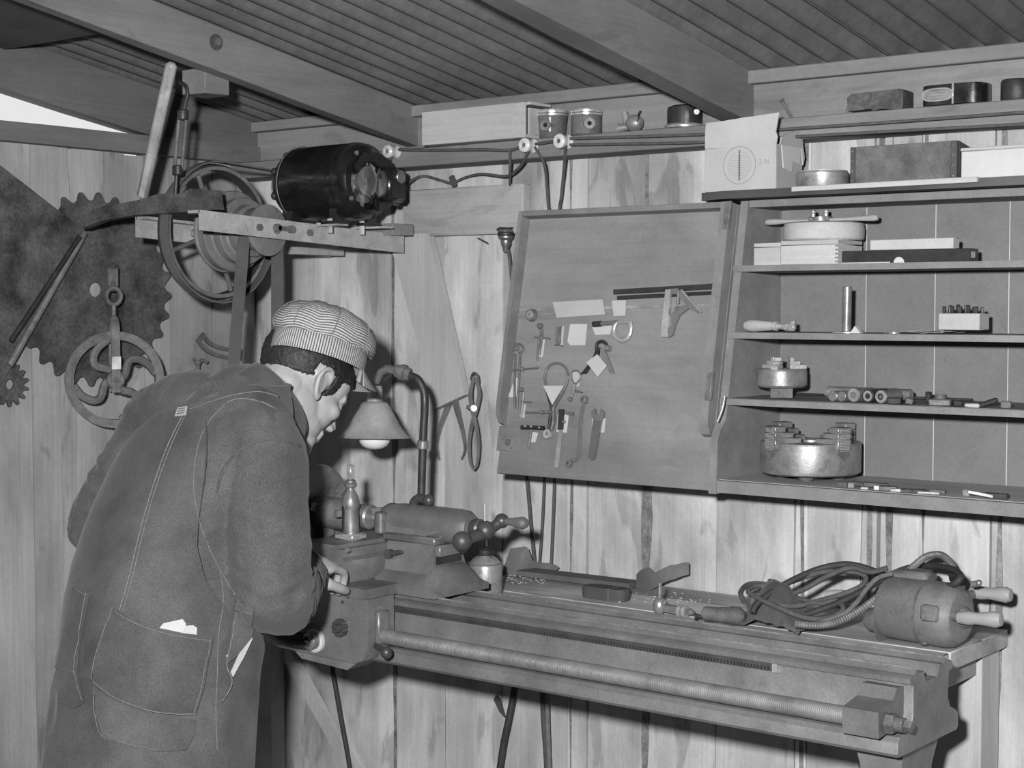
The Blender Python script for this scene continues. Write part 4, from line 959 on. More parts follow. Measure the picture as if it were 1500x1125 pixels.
obj('shade', MB().rev([(.018,0),(.026,.002),(.030,.006),(.044,Hs*.38),(.058,Hs*.70),(.070,Hs*.90),(.078,Hs*.99),(.0795,Hs),(.077,Hs*.985),(.068,Hs*.89),(.056,Hs*.69),(.042,Hs*.37),(.028,.008),(.018,.003)], sc_, ax, 40), 'shade_enamel', lp_, sharp=50)
obj('bulb', MB().rev([(0,.02),(.012,.022),(.014,.03),(.018,Hs*.55),(.030,Hs*.85),(.0345,Hs*1.02),(.033,Hs*1.12),(.026,Hs*1.24),(.014,Hs*1.31),(0,Hs*1.33)], sc_, ax, 28), 'bulb_glass', lp_)
# ================================================================== over the cabinet
CZ = ZT+.0005
x0, x1 = XZ(1033,260,-.175)[0], XZ(1137,255,-.175)[0]
zb1 = P(1090,214,Y=-.175).z; zb2 = P(1090,172,Y=-.175).z
cbx = thing('cardboard_box', 'pale cardboard box with a round stamp and torn open flaps', 'box', ((x0+x1)/2,-.12,CZ))
obj('front_wall', MB().box2((x0,-.176,CZ),(x1,-.173,zb1),.0008), 'cardboard', cbx)
obj('back_wall', MB().box2((x0,-.074,CZ),(x1,-.071,zb1)), 'cardboard', cbx)
for xx in (x0, x1-.003): obj('side_wall', MB().box2((xx,-.173,CZ),(xx+.003,-.074,zb1)), 'cardboard', cbx)
obj('bottom', MB().box2((x0+.003,-.173,CZ),(x1-.003,-.074,CZ+.003)), 'cardboard', cbx)
pl = [(x0,zb1),(x1,zb1-.002),(x1+.003,zb1+.014),(x1-.001,zb1+.024)]
for i in range(13): f = i/12; pl.append((x1+.006-(x1-x0+.004)*f, zb2+.004-.010*f+.0018*mn.noise(V((i*1.7,3,1)))))
pl.append((x0,zb1+.03))
obj('torn_flap', MB().prism(pl, .003, (0,-.1735,0), (1,0,0), (0,0,1)), 'cardboard', cbx)
zb3 = P(1150,186,Y=-.15).z
obj('side_flap', MB().prism([(-.165,zb1-.001),(-.078,zb1-.001),(-.072,zb1-.035),(-.066,zb1-.02),(-.078,zb3-.012),(-.084,zb3-.004),(-.10,zb3-.002),(-.14,zb3-.012),(-.160,zb3-.02)], .003, (x1+.0005,0,0), (0,1,0), (0,0,1)), 'cardboard', cbx)
obj('hanging_flap', MB().prism([(-.150,zb1-.045),(-.118,zb1-.052),(-.113,zb1-.030),(-.085,zb1-.034),(-.080,zb1+.002),(-.158,zb1+.002)], .002, (x1+.0005,0,0), (0,1,0), (0,0,1)), 'paper', cbx)
c = V((XZ(1083,242,-.1765)[0],-.1765,P(1083,242,Y=-.1765).z))
for (r_, w_) in ((.0375,.0013),(.0265,.0007)):
    obj('stamp_ring', MB().ring_prism(circ(r_,40), circ(r_-w_,40), .0003, c, (1,0,0), (0,0,1)), 'label_ink', cbx)
for k in range(9):
    zz = .019-.00475*k; ww = math.sqrt(max(.0001,.0235**2-zz*zz)); obj('stamp_line', MB().box(c+V((0,-.0002,zz)),(2*ww,.0003,.0008)), 'label_ink', cbx)
obj('stamp_bar', MB().box(c+V((0,-.0002,0)),(.004,.0003,.060)), 'cabinet_edge', cbx)
obj('stencil', text_mb('2 N', .015, (XZ(1119,237,-.1765)[0],-.1765,P(1119,237,Y=-.1765).z), (1,0,0), (0,0,1), .0002), 'label_ink', cbx)
x = XZ(1201,258,-.14)[0]; tr = thing('round_tin', 'low round pale tin with a chipped edge beside the cardboard box', 'tin', (x,-.13,CZ))
obj('wall', MB().rev([(.0,0),(.049,0),(.050,.002),(.0515,.028),(.049,.031),(.047,.030),(.0465,.004),(0,.004)], (x,-.13,CZ), (0,0,1), 36), 'tin', tr)
obj('lid', MB().rev([(.048,.0305),(.0485,.033),(.03,.0345),(0,.0345)], (x,-.13,CZ), (0,0,1), 36), 'galvanised', tr)
x0, x1 = XZ(1246,235,-.165)[0], XZ(1402,235,-.165)[0]; hh = P(1320,211,Y=-.165).z-CZ
db = thing('dark_wooden_box', 'weathered dark wooden box with nailed corners on top of the cabinet', 'box', ((x0+x1)/2,-.10,CZ))
obj('front_board', MB().box2((x0+.010,-.166,CZ),(x1-.012,-.157,CZ+hh),.001), 'old_iron', db)
obj('back_board', MB().box2((x0,-.058,CZ),(x1,-.050,CZ+hh*.8),.001), 'dark_wood_x', db)
obj('corner_strip', MB().box2((x0,-.167,CZ),(x0+.0098,-.155,CZ+hh),.001), 'dark_wood_z', db)
obj('corner_strip', MB().box2((x1-.0118,-.167,CZ),(x1,-.155,CZ+hh),.001), 'dark_wood_z', db)
obj('end_board', MB().box2((x0,-.155,CZ),(x0+.008,-.058,CZ+hh),.001), 'dark_wood_y', db)
obj('end_board', MB().prism([(-.155,CZ),(-.058,CZ),(-.058,CZ+hh*.78),(-.155,CZ+hh)], .008, (x1-.008,0,0), (0,1,0), (0,0,1)), 'dark_wood_y', db)
obj('bottom_board', MB().box2((x0+.008,-.157,CZ),(x1-.008,-.058,CZ+.006)), 'dark_wood_x', db)
for xx in (x0+.005, x1-.006):
    for k in range(4): obj('nail_head', MB().cyl((xx,-.1668,CZ+.008+k*(hh-.016)/3),(xx,-.168,CZ+.008+k*(hh-.016)/3),.0018,n=8), 'worn_steel', db)
x0, x1 = XZ(1408,240,-.175)[0], XZ(1510,240,-.175)[0]
pb = thing('white_carton', 'white carton at the right end of the cabinet top', 'box', ((x0+x1)/2,-.12,CZ))
obj('carton_body', MB().box2((x0,-.176,CZ),(x1,-.09,CZ+.050),.0015), 'paper', pb); obj('carton_lid', MB().box2((x0-.001,-.177,CZ+.0502),(x1+.001,-.089,CZ+.056),.001), 'cardboard', pb)
# ================================================================== inside the cabinet
def SX(px, Y, py=500): return P(px, py, Y=Y).x
s1, s2, s3, s4 = SZ[0]+.0003, SZ[1]+.0003, SZ[2]+.0003, SZ[3]+.0003
# top shelf
def jbox(name, label, x0, x1, y0, y1, z0, h, mat, joints=True):
    t = thing(name, label, 'box', ((x0+x1)/2,(y0+y1)/2,z0))
    obj('box_body', MB().box2((x0,y0,z0),(x1,y1,z0+h*.8),.001), mat, t); obj('lid', MB().box2((x0,y0,z0+h*.8+.0006),(x1,y1,z0+h),.001), mat, t)
    if joints:
        for k in range(5): obj('finger_joint', MB().box((x1-.003,y0-.0002,z0+h*(.1+.16*k)),(.006,.001,h*.07)), 'cabinet_edge', t)
    return t
jbox('small_wooden_box', 'plain pale wooden box at the left end of the top cabinet shelf', SX(1104,-.165,370), SX(1143,-.165,370), -.165,-.10, s1, .044, 'pale_wood_x', False)
bxx = SX(1230,-.165,370)
jbox('jointed_wooden_box', 'pale wooden box with finger joints under the round die stock', SX(1146,-.165,370), bxx, -.172,-.07, s1, .047, 'pale_wood_x')
cx = SX(1203,-.115,345); dz = s1+.0475
dsx = thing('die_stock', 'round pale die stock with two long handles on a wooden box', 'die stock', (cx,-.115,dz))
obj('round_case', MB().rev([(0,0),(.076,0),(.079,.003),(.080,.022),(.077,.033),(.070,.036),(0,.036)], (cx,-.105,dz), (0,0,1), 40), 'pale_wood_x', dsx)
hz = dz+.0405
for s in (-1,1):
    obj('handle', MB().rev([(0,0),(.0035,.0),(.0035,.05),(.0045,.075),(.0062,.100),(.0066,.114),(.005,.120),(0,.121)], (cx+s*.005,-.118,hz), (s,-.06*s,0), 14), 'handle_wood', dsx)
obj('stock_body', MB().box((cx,-.118,hz+.002),(.044,.022,.009),.002).cyl((cx,-.118,hz-.004),(cx,-.118,hz+.006),.016,n=20), 'worn_steel', dsx)
for s in (-1,1): obj('die_screw', MB().cyl((cx+s*.014,-.122,hz+.006),(cx+s*.014,-.122,hz+.013),.004,n=10).sph((cx+s*.014,-.122,hz+.016),.0055,10,8), 'bright_steel', dsx)
x0, x1 = SX(1232,-.178,375), SX(1424,-.165,375)
lb_ = thing('long_dark_box', 'long flat dark box with a small label on its end, top cabinet shelf', 'box', ((x0+x1)/2,-.15,s1))
obj('box_body', MB().box2((x0,-.176,s1),(x1,-.135,s1+.024),.0015), 'bakelite', lb_); obj('end_label', MB().box2((x1-.0002,-.168,s1+.007),(x1+.0005,-.152,s1+.018)), 'paper', lb_)
obj('paper_strip', MB().box2((x0,-.1765,s1+.0001),(x0+.10,-.1755,s1+.002)), 'paper', lb_)
x0, x1 = SX(1291,-.12,355), SX(1412,-.12,355)
obj('slim_carton', MB().box2((x0,-.135+.0008,s1),(x1,-.09,s1+.050),.001) if False else MB().box2((x0,-.168,s1+.0245),(x1,-.14,s1+.044),.0012), 'cardboard', label='slim pale carton lying on top of the long dark box', cat='carton')
x = SX(1316,-.182,380)
obj('half_disc_tag', MB().prism([(.0105*math.cos(t),.0105*math.sin(t)) for t in [math.pi*i/12 for i in range(13)]], .0015, (x,-.1785,s1), (1,0,0), (0,0,1)), 'paper', label='small white half round tag leaning against the long dark box', cat='tag')
# second shelf
x = SX(1128,-.175,480)
wt = thing('wood_handled_tool', 'screwdriver like tool with a thick pale wooden handle, second cabinet shelf', 'hand tool', (x,-.17,s2))
zc = s2+.0125
obj('handle', MB().rev([(0,0),(.008,.001),(.0118,.010),(.0122,.022),(.0108,.040),(.0095,.056),(.0085,.062),(.0100,.066),(.0100,.071),(0,.071)], (SX(1091,-.172,480),-.172,zc), (1,.06,0), 18), 'handle_wood', wt)
obj('ferrule', MB().cyl((SX(1091,-.172,480)+.071,-.168,zc),(SX(1091,-.172,480)+.087,-.167,zc-.002),.006,n=14), 'bright_steel', wt)
obj('tool_head', MB().box((SX(1091,-.172,480)+.098,-.166,zc-.002),(.024,.012,.016),.003).box((SX(1091,-.172,480)+.105,-.166,zc+.007),(.010,.010,.008),.002), 'tin', wt)
x = SX(1240,-.165,480)
dr = thing('standing_arbor', 'dark steel arbor standing upright on a flat disc, second cabinet shelf', 'arbor', (x,-.165,s2))
obj('rod', MB().cyl((x,-.165,s2+.0026),(x+.001,-.165,s2+.089),.0088,n=20,bev=.001), 'worn_steel', dr); obj('base_disc', MB().cyl((x,-.160,s2),(x,-.160,s2+.0025),.032,n=32), 'tin', dr)
obj('paper_wedge', MB().prism([(0,0),(.022,.0),(.010,.014)], .012, (SX(1246,-.185,487),-.176,s2), (1,0,0), (0,0,1)), 'paper', label='small folded paper wedge beside the standing arbor', cat='paper')
x = SX(1310,-.17,490); obj('flat_washer', MB().rev([(.004,0),(.012,0),(.012,.004),(.004,.004),(.004,0)], (x,-.17,s2), (0,0,1), 20), 'tin', label='small flat washer lying on the second cabinet shelf', cat='washer')
for k, (pxa, rot, lb) in enumerate(((1336,8,'creased paper sheet lying on the second cabinet shelf, left of two'),(1372,-6,'creased paper sheet lying under the block of bits'))):
    c = V((SX(pxa,-.16,488),-.155,s2+.0006+.0012*k)); rows = []
    for i in range(6):
        rows.append([c+Matrix.Rotation(R(rot),3,'Z') @ V((-.045+.018*i, -.03+.012*j, .0035*abs(math.sin(i*.8+j*.5+k)))) for j in range(5)])
    obj('paper_sheet', MB().sheet([r[::-1] for r in rows], .0004), 'paper' if k else 'cardboard', label=lb, cat='paper', group='papers on the second shelf')
x0, x1 = SX(1378,-.175,470), SX(1438,-.175,470)
blk = obj('bit_block', MB().box2((x0,-.185,s2+.008),(x1,-.14,s2+.038),.001), 'pale_wood_x', label='pale wooden block holding upright steel bits, second cabinet shelf', cat='block')
for k in range(10):
    xx = x0+.008+(x1-x0-.016)*k/9; yy = -.178+.008*(k%2)+.003*k*.6; h = (.013,.015,.014,.016,.013,.015,.015,.012,.013,.011)[k]
    obj('steel_bit', MB().box((xx,yy,s2+.0381+h/2),(.0062,.0062,h),.0012, Matrix.Rotation(R(k*23),4,'Z')), 'dark_iron', label=('leftmost','second','third','fourth','fifth','sixth','seventh','eighth','ninth','rightmost')[k]+' of the dark bits standing in the pale wooden block', cat='bit', group='bits in the wooden block')
# three-jaw chuck on the third shelf
def chuck(name, label, x, y, z, r, h, jaws, blockh, mat):
    t = thing(name, label, 'chuck', (x,y,z)); z1 = z+blockh
    obj('base_block', MB().box((x,y,z+blockh/2),(r*.88,r*.88,blockh-.0006),.001, Matrix.Rotation(R(30),4,'Z')), 'old_iron', t)
    b = obj('chuck_body', MB().rev([(0,0),(r*.93,0),(r,.004),(r,h-.006),(r*.98,h-.002),(r*.95,h),(r*.22,h),(r*.22,h-.006),(0,h-.006)], (x,y,z1), (0,0,1), 44), mat, t, sharp=30)
    for k in range(jaws):
        a = R(-90+12+360/jaws*k); e = V((math.cos(a),math.sin(a),0)); s_ = V((-e.y,e.x,0))
        j = MB()
        for (r0,r1,z0,z1_) in ((.30,.98,-.001,.008),(.30,.72,.008,.0155),(.30,.48,.0155,.023)):
            c_ = V((x,y,z1+h+(z0+z1_)/2))+e*(r*(r0+r1)/2); j.box(c_, (r*(r1-r0),r*.30,z1_-z0), .001, Matrix((e,s_,V((0,0,1)))).transposed().to_4x4())
        obj('jaw', j, 'bright_steel', t)
    a = V((.45,-.89,0)).normalized(); c_ = V((x,y,z1+h*.62))+a*r
    obj('key_socket', MB().cyl(c_-a*.002, c_+a*.0015, .006, n=16).cyl(c_, c_+a*.002, .0032, n=4), 'bright_steel', b)
    return t
x = SX(1144,-.16,560); chuck('three_jaw_chuck', 'small three jaw chuck on a square block, third cabinet shelf', x, -.158, s3, .0500, .036, 3, .0215, 'worn_steel')
# row of arbors lying on the third shelf
def lyingcyl(px, Y, r, L, label, nm, steps, mat, z=s3):
    x = SX(px,Y,590); d = V((.15,1,0)).normalized(); c = V((x,Y,z+r)); t = thing(nm, label, nm.replace('_',' '), (x,Y,z), 'arbors and collets on the third shelf')
    obj('barrel', MB().cyl(c, c+d*L, r, r*.96, 24, .001), mat, t)
    for k, (f, dep, m2) in enumerate(steps): obj('bore_ring', MB().rev([(r*f,-.0006-dep),(r*f*.55,-.0006-dep),(r*f*.5,.002-dep)], c, d, 20), m2, t)
    return t
lyingcyl(1331-1,-.185,.0001,.001,'','x',(),'tin') if False else None
lyingcyl(1219,-.205,.0100,.05,'round nosed steel arbor at the left of the row on the third shelf','steel_arbor',(),'steel')
lyingcyl(1232,-.205,.0098,.05,'second round nosed arbor from the left, third cabinet shelf','steel_arbor',(),'worn_steel')
lyingcyl(1250,-.208,.0135,.06,'thick pale ended arbor with concentric rings, third cabinet shelf','steel_arbor',((.9,0,'tin'),(.5,.0006,'worn_steel')),'steel')
lyingcyl(1271,-.208,.0125,.06,'dark collet with a bright bore ring, third cabinet shelf','collet',((.8,0,'bright_steel'),(.4,.0006,'dark_iron')),'dark_iron')
lyingcyl(1290,-.208,.0122,.055,'pale collet with a dark bore, right of the dark collet','collet',((.95,0,'tin'),(.5,.0008,'dark_iron')),'worn_steel')
a = V((SX(1205,-.165,580),-.150,s3+.030)); b = V((SX(1328,-.165,580),-.150,s3+.032))
obj('long_arbor', MB().cyl(V((SX(1208,-.14,585),-.125,s3+.0125)), V((SX(1312,-.14,585),-.125,s3+.0125)), .0118, n=20, bev=.001).cyl(V((SX(1312,-.14,585),-.125,s3+.0125)), V((SX(1330,-.14,585),-.125,s3+.0125)), .0112, n=20, bev=.001), 'worn_steel', label='long round steel bar lying behind the arbors, third cabinet shelf', cat='bar')
cable('thin_rod', [V((SX(1160,-.08,588),-.075,s3+.004)), V((SX(1205,-.08,588),-.075,s3+.004))], .0022, 'dark_iron', 'thin rod lying behind the three jaw chuck', 'rod', k=2)
cable('thin_rod', [V((SX(1335,-.10,588),-.10,s3+.006)), V((SX(1425,-.10,590),-.10,s3+.006))], .0028, 'dark_iron', 'long thin rod lying at the right of the third cabinet shelf', 'rod', k=2)
def lump(px, Y, size, rz, label, nm, mat, z, bev=.002, tilt=0):
    x = SX(px,Y,595); rot = Matrix.Rotation(R(rz),4,'Z') @ Matrix.Rotation(R(tilt),4,'Y')
    m = MB().box((0,0,0), size, bev, rot); lo = min(p.z for p in m.v); m.v = [p+V((x,Y,z-lo)) for p in m.v]
    return obj(nm, m, mat, label=label, cat=nm.replace('_',' '), group='loose metal pieces in the cabinet')
lump(1311,-.225,(.026,.016,.013),10,'dark block with a bright end beside the pale collet','steel_block','bakelite',s3)
lump(1332,-.21,(.014,.030,.011),25,'dark angled clamp piece right of the dark block','clamp_piece','old_iron',s3,tilt=12)
lump(1360,-.12,(.010,.012,.020),0,'upright dark nut behind the loose clamps, third cabinet shelf','steel_nut','dark_iron',s3)
lump(1378,-.21,(.040,.020,.012),8,'flat tapered steel block in the middle of the loose clamps','steel_wedge','worn_steel',s3)
lump(1402,-.205,(.016,.014,.011),40,'small dark lump left of the pale bar, third cabinet shelf','iron_lump','dark_iron',s3)
lump(1424,-.225,(.028,.007,.007),-4,'pale square bar at the front of the third cabinet shelf','tool_bar','paper',s3)
lump(1447,-.21,(.036,.012,.008),38,'dark slanting clamp near the right end of the third shelf','clamp_piece','dark_iron',s3,tilt=-18)
lump(1474,-.21,(.018,.014,.013),10,'small dark block at the right edge of the third shelf','steel_block','old_iron',s3)
x = SX(1378,-.14,585); obj('ring_nut', MB().rev([(.005,0),(.011,0),(.011,.016),(.005,.016),(.005,0)], (x,-.14,s3), (0,0,1), 20), 'old_iron', label='dark ring nut behind the tapered block, third cabinet shelf', cat='nut')
# big four-jaw chuck on the bottom shelf
x, y, r, h = SX(1188,-.135,650), -.137, .0985, .062
fj = thing('four_jaw_chuck', 'big four jaw chuck with stepped jaws on the bottom cabinet shelf', 'chuck', (x,y,s4))
for k in range(4):
    a = R(20+90*k); obj('foot_lug', MB().cyl((x+r*.55*math.cos(a),y+r*.55*math.sin(a),s4),(x+r*.55*math.cos(a),y+r*.55*math.sin(a),s4+.0115),.014,.016,16,.003), 'old_iron', fj)
obj('hub', MB().cyl((x,y,s4),(x,y,s4+.0115),.034,n=24), 'dark_iron', fj)
bz = s4+.0118
cbod = obj('chuck_body', MB().rev([(0,0),(r*.94,0),(r*.99,.003),(r,.008),(r,h-.004),(r*.985,h),(r*.3,h),(r*.28,h-.02),(0,h-.02)], (x,y,bz), (0,0,1), 56), 'worn_steel', fj, sharp=30)
for k in range(4):
    a = R(-112+90*k); e = V((math.cos(a),math.sin(a),0)); s_ = V((-e.y,e.x,0)); mt = Matrix((e,s_,V((0,0,1)))).transposed().to_4x4(); j = MB()
    for (r0,r1,z0,z1_) in ((.36,1.03,-.010,.010),(.56,1.03,.010,.021),(.76,1.03,.021,.033)):
        j.box(V((x,y,bz+h+(z0+z1_)/2))+e*(r*(r0+r1)/2), (r*(r1-r0),.034,z1_-z0), .0015, mt)
    jo_ = obj('jaw', j, 'worn_steel', fj)
    for q in range(14): obj('thread_groove', MB().box(V((x,y,bz+h-.012+q*.0031))+e*(r*1.03), (.0022,.022,.0012), 0, mt), 'bright_steel' , jo_) if k in (0,1) and q < 14 else None
    c_ = V((x,y,bz+h-.018))+e*r
    obj('screw_socket', MB().prism([(-.013,.014),(.013,.014),(.013,-.002),(0,-.014),(-.013,-.002)], .003, c_-e*.0008, s_, (0,0,1)), 'old_iron', cbod)
LB = ['dark square tool bit nearest the four jaw chuck','short grey tool bit beside the one nearest the chuck','dark slanting tool bit leaning over its neighbours, bottom shelf','tiny white chip among the tool bits, bottom cabinet shelf','long dark tool bit lying far back on the bottom shelf','pale short tool bit left of the rusty flat one','dark bit touching the pale short tool bit, bottom shelf','thin pale bit just left of the rusty flat bar','wide rusty flat bar in the middle of the bottom shelf','thin pale bar in front of the rusty flat bar','grey bit behind the right end of the rusty flat bar','small bright block left of the leaning pale bar','pale bar leaning at a slant near the right frame edge','dark bar at the right end of the bottom shelf row']
for k, (px, Y, sz, rz, tl) in enumerate(((1236,-.236,(.020,.014,.010),5,0),(1249,-.236,(.012,.014,.010),8,0),(1262,-.225,(.030,.010,.008),35,10),(1268,-.243,(.014,.009,.004),10,0),(1284,-.215,(.045,.010,.009),30,4),(1291,-.240,(.024,.010,.009),20,0),(1302,-.24,(.032,.012,.009),22,0),(1318,-.245,(.030,.009,.006),15,0),(1342,-.235,(.052,.022,.006),24,0),(1362,-.246,(.040,.007,.005),14,0),(1372,-.225,(.036,.010,.007),10,0),(1418,-.225,(.012,.010,.011),0,0),(1440,-.245,(.050,.010,.006),26,10),(1462,-.235,(.04,.012,.010),5,0))):
    lump(px, Y, sz, rz, LB[k], 'tool_bit', ('old_iron','worn_steel','dark_iron','paper','dark_iron','tin','dark_iron','tin','rust_iron','tin','old_iron','bright_steel','tin','dark_iron')[k], s4, .001, tl)
# ================================================================== tools hung on the open door (u, v, w frame of the door)
def dth(name, label, cat, px, py): return thing(name, label, cat, DM @ D3(px, py, .004), 'measuring tools hung on the cabinet door')
def dtab(pts, w=.0012):
    return obj('paper_tab', MB(DM).prism([D(a,b) for a,b in pts], .0009, (0,0,w)), 'paper', door)
def dbar(pts, r, mat, name, par, w=.005, n=8, k=5, flat=1.0):
    return obj(name, MB(DM).tube(catmull([D3(a,b,w) for a,b in pts],k), r, n, flat=flat, upv=(0,0,1)), mat, par)
def dflat(poly, th, mat, name, par, w=.003):
    return obj(name, MB(DM).prism([D(a,b) for a,b in poly], th, (0,0,w)), mat, par)
def dknob(px, py, r, h, mat, name, par, w=.002, n=16):
    c = D3(px,py,w); return obj(name, MB(DM).cyl(c, c+V((0,0,h)), r, r*.9, n, .0006), mat, par)
# long rule with dial gauge
t = dth('beam_rule', 'long thin steel rule lying level across the door', 'rule', 910, 452)
dflat([(762,452),(762,457),(1052,449),(1052,445)], .0015, 'tin', 'rule', t, .002)
dflat([(760,461),(760,463),(832,461),(832,459)], .0015, 'tin', 'lower_edge', t, .002)
t = dth('dial_gauge', 'round dial gauge clamped on the long rule, upper left of door', 'gauge', 781, 462)
dknob(780,462,.0140,.009,'old_iron','case',t,.004,24); dknob(780,462,.0100,.0105,'tin','face',t,.004,20); dknob(780,462,.004,.0115,'tool_steel','hub',t,.004,14)
t = dth('spring_dividers', 'small spring dividers below the dial gauge', 'dividers', 792, 495)
dknob(792,478,.007,.008,'old_iron','spring_head',t); dbar([(792,482),(790,495),(787,528)], .0028,'tool_steel','leg',t); dbar([(794,482),(794,495),(790,520)], .0026,'tool_steel','leg',t,.007); dbar([(784,494),(806,496)], .0017,'tool_steel','screw',t,.009,k=2); dknob(795,495,.0035,.006,'tool_steel','nut',t,.006); dknob(785,494,.0026,.005,'tool_steel','screw_end',t,.006)
dtab([(793,497),(799,497),(796,523),(790,523)])
# wide paper pocket, steel square blade
dtab([(811,443),(884,439),(888,461),(817,466)], .0032); dtab([(898,441),(919,440),(918,463),(901,464)], .0042)
t = dth('steel_straightedge', 'dark steel straightedge bar in the upper right of the door', 'straightedge', 980, 428)
dflat([(901,425),(1053,416),(1053,424),(901,432)], .004, 'dark_iron', 'upper_bar', t, .003); dflat([(906,434),(1048,427),(1048,432),(906,440)], .003, 'bakelite', 'lower_bar', t, .003)
dflat([(1047,418),(1054,417),(1053,458),(1046,458)], .002, 'tin', 'end_plate', t, .003)
t = dth('combination_square', 'bright combination square head on the straightedge, right side of the door', 'square', 995, 465)
dflat([(980,426),(987,426),(983,495),(973,495)], .007, 'bright_steel', 'stock', t, .007)
dflat([(984,425),(997,424),(1028,456),(1026,459),(1013,453),(1000,463),(993,478),(990,492),(983,496),(985,480),(988,462),(996,452),(1010,448),(996,433),(986,432)], .0055, 'tool_steel', 'head', t, .007)
dbar([(998,425),(1027,457)], .0026, 'bright_steel', 'mitre_edge', t, .013, k=2)
dbar([(994,428),(993,445)], .0038, 'tool_steel', 'clamp_screw', t, .012, k=2); dknob(993,452,.005,.008,'old_iron','clamp_nut',t,.008); dflat([(982,465),(987,463),(988,478),(984,482)], .001, 'tin', 'level_window', t, .0126)
# micrometer
t = dth('micrometer', 'outside micrometer with a bow frame in the middle of the door', 'micrometer', 900, 480)
dbar([(869,475),(881,474)], .0062, 'dark_iron', 'thimble', t, .009, 14, 2); dbar([(881,474),(904,472)], .0046, 'tool_steel', 'sleeve', t, .009, 12, 2); dbar([(904,472),(924,472)], .0022, 'bright_steel', 'spindle', t, .009, 8, 2)
dbar([(903,472),(899,480),(900,490),(908,498),(916,497),(922,490),(924,480),(923,472)], .0050, 'bright_steel', 'bow', t, .009, 10, 5, flat=.8)
dtab([(868,479),(898,477),(894,490),(873,491)])
dtab([(836,475),(861,475),(858,506),(836,506),(832,500)])
t = dth('feeler_gauge', 'little pair of thin gauge leaves right of the small dividers', 'gauge', 820, 492)
dflat([(815,480),(819,478),(818,504),(814,504)], .0015, 'tool_steel', 'leaf', t, .003); dflat([(820,480),(824,478),(823,504),(819,504)], .0015, 'old_iron', 'leaf', t, .003); dbar([(812,506),(818,505),(824,507)], .001, 'dark_iron', 'wire_hook', t, .005)
dtab([(824,478),(827,478),(825,506),(821,506)])
# tall spring dividers on the left
t = dth('tall_dividers', 'tall slender spring dividers at the left edge of the door', 'dividers', 757, 550)
dbar([(753,513),(750,509),(753,505),(759,504),(765,507),(766,513),(760,518)], .0030, 'tool_steel', 'spring_ring', t, .007, 8, 5); dknob(758,511,.0055,.006,'tool_steel','head',t,.004)
dbar([(755,518),(754,560),(754,598)], .0028, 'tool_steel', 'leg', t); dbar([(762,518),(760,560),(757,600)], .0028, 'tool_steel', 'leg', t, .006)
dbar([(751,542),(788,539)], .0018, 'tool_steel', 'screw', t, .010, k=2); dknob(766,541,.0045,.006,'tool_steel','nut',t,.007); dknob(788,538.5,.0028,.006,'tool_steel','screw_end',t,.007); dknob(752,542,.003,.006,'tool_steel','screw_end',t,.007)
dtab([(755,555),(762,552),(760,582),(745,582)])
t = dth('small_inside_calipers', 'short calipers at the foot of the tall dividers', 'calipers', 766, 590)
dknob(765,571,.0055,.008,'old_iron','head',t); dbar([(764,576),(763,590),(761,612)], .0026,'tool_steel','leg',t); dbar([(767,576),(766,590),(763,612)], .0024,'tin','leg',t,.007); dbar([(762,588),(779,589)], .0014,'old_iron','screw',t,.009,k=2)
dtab([(766,593),(771,592),(769,612),(763,612)])
# big spring calipers with wire loop
t = dth('loop_calipers', 'large spring calipers with a tall wire loop', 'calipers', 812, 600)
dbar([(801,568),(798,553),(803,538),(814,532),(826,536),(832,548),(830,562),(824,575)], .0030, 'tool_steel', 'loop', t, .007, 8, 6)
dbar([(800,568),(805,585),(808,598),(806,615),(804,630)], .0042, 'dark_iron', 'leg', t, .006, 8, 5); dbar([(825,572),(818,585),(811,598),(811,615),(808,630)], .0042, 'tool_steel', 'leg', t, .007, 8, 5)
dbar([(771,604),(810,604)], .0020, 'tool_steel', 'screw', t, .011, k=2); dknob(795,604,.0046,.007,'tool_steel','nut',t,.008); dknob(772,604,.003,.006,'tool_steel','screw_end',t,.008); dknob(803,604,.0034,.007,'tool_steel','collar',t,.008); dknob(808,604,.003,.007,'tool_steel','collar',t,.008)
c = D3(804,636,.004); obj('spring_coil', MB(DM).rev([(.0045,0),(.0095,0),(.0095,.008),(.0045,.008),(.0045,0)], c, (0,0,1), 22), 'bright_steel', t)
dtab([(800,566),(830,566),(813,594)], .0095)
# small keyhole spring calipers
t = dth('keyhole_calipers', 'tiny spring calipers with a keyhole loop right of the large ones', 'calipers', 845, 567)
dbar([(842,562),(836,553),(838,545),(845,543),(850,548),(849,556),(843,564),(841,575)], .0020, 'tool_steel', 'loop', t, .006, 8, 5); dknob(836,585,.0055,.007,'old_iron','spring',t); dbar([(841,565),(838,582)], .0026,'tool_steel','leg',t,.006,k=2); dbar([(840,572),(853,575)], .0014,'old_iron','screw',t,.008,k=2); dknob(846,573,.003,.005,'tool_steel','nut',t,.006)
dtab([(839,544),(851,544),(849,566),(842,567)])
# firm-joint dividers behind a square tab
t = dth('firm_joint_calipers', 'spread legged firm joint calipers behind a square paper tab', 'calipers', 882, 525)
dbar([(874,511),(875,503),(882,500),(888,504),(889,511)], .0038, 'dark_iron', 'bow', t, .007, 8, 4); dknob(893,511,.0062,.013,'tool_steel','knob',t,.004)
dflat([(876,511),(882,510),(880,520),(861,548),(853,549),(870,528)], .004, 'dark_iron', 'leg', t, .004); dflat([(882,512),(888,510),(903,548),(896,547),(886,528)], .004, 'tool_steel', 'leg', t, .005)
dtab([(863,532),(879,520),(893,537),(880,553)], .0095)
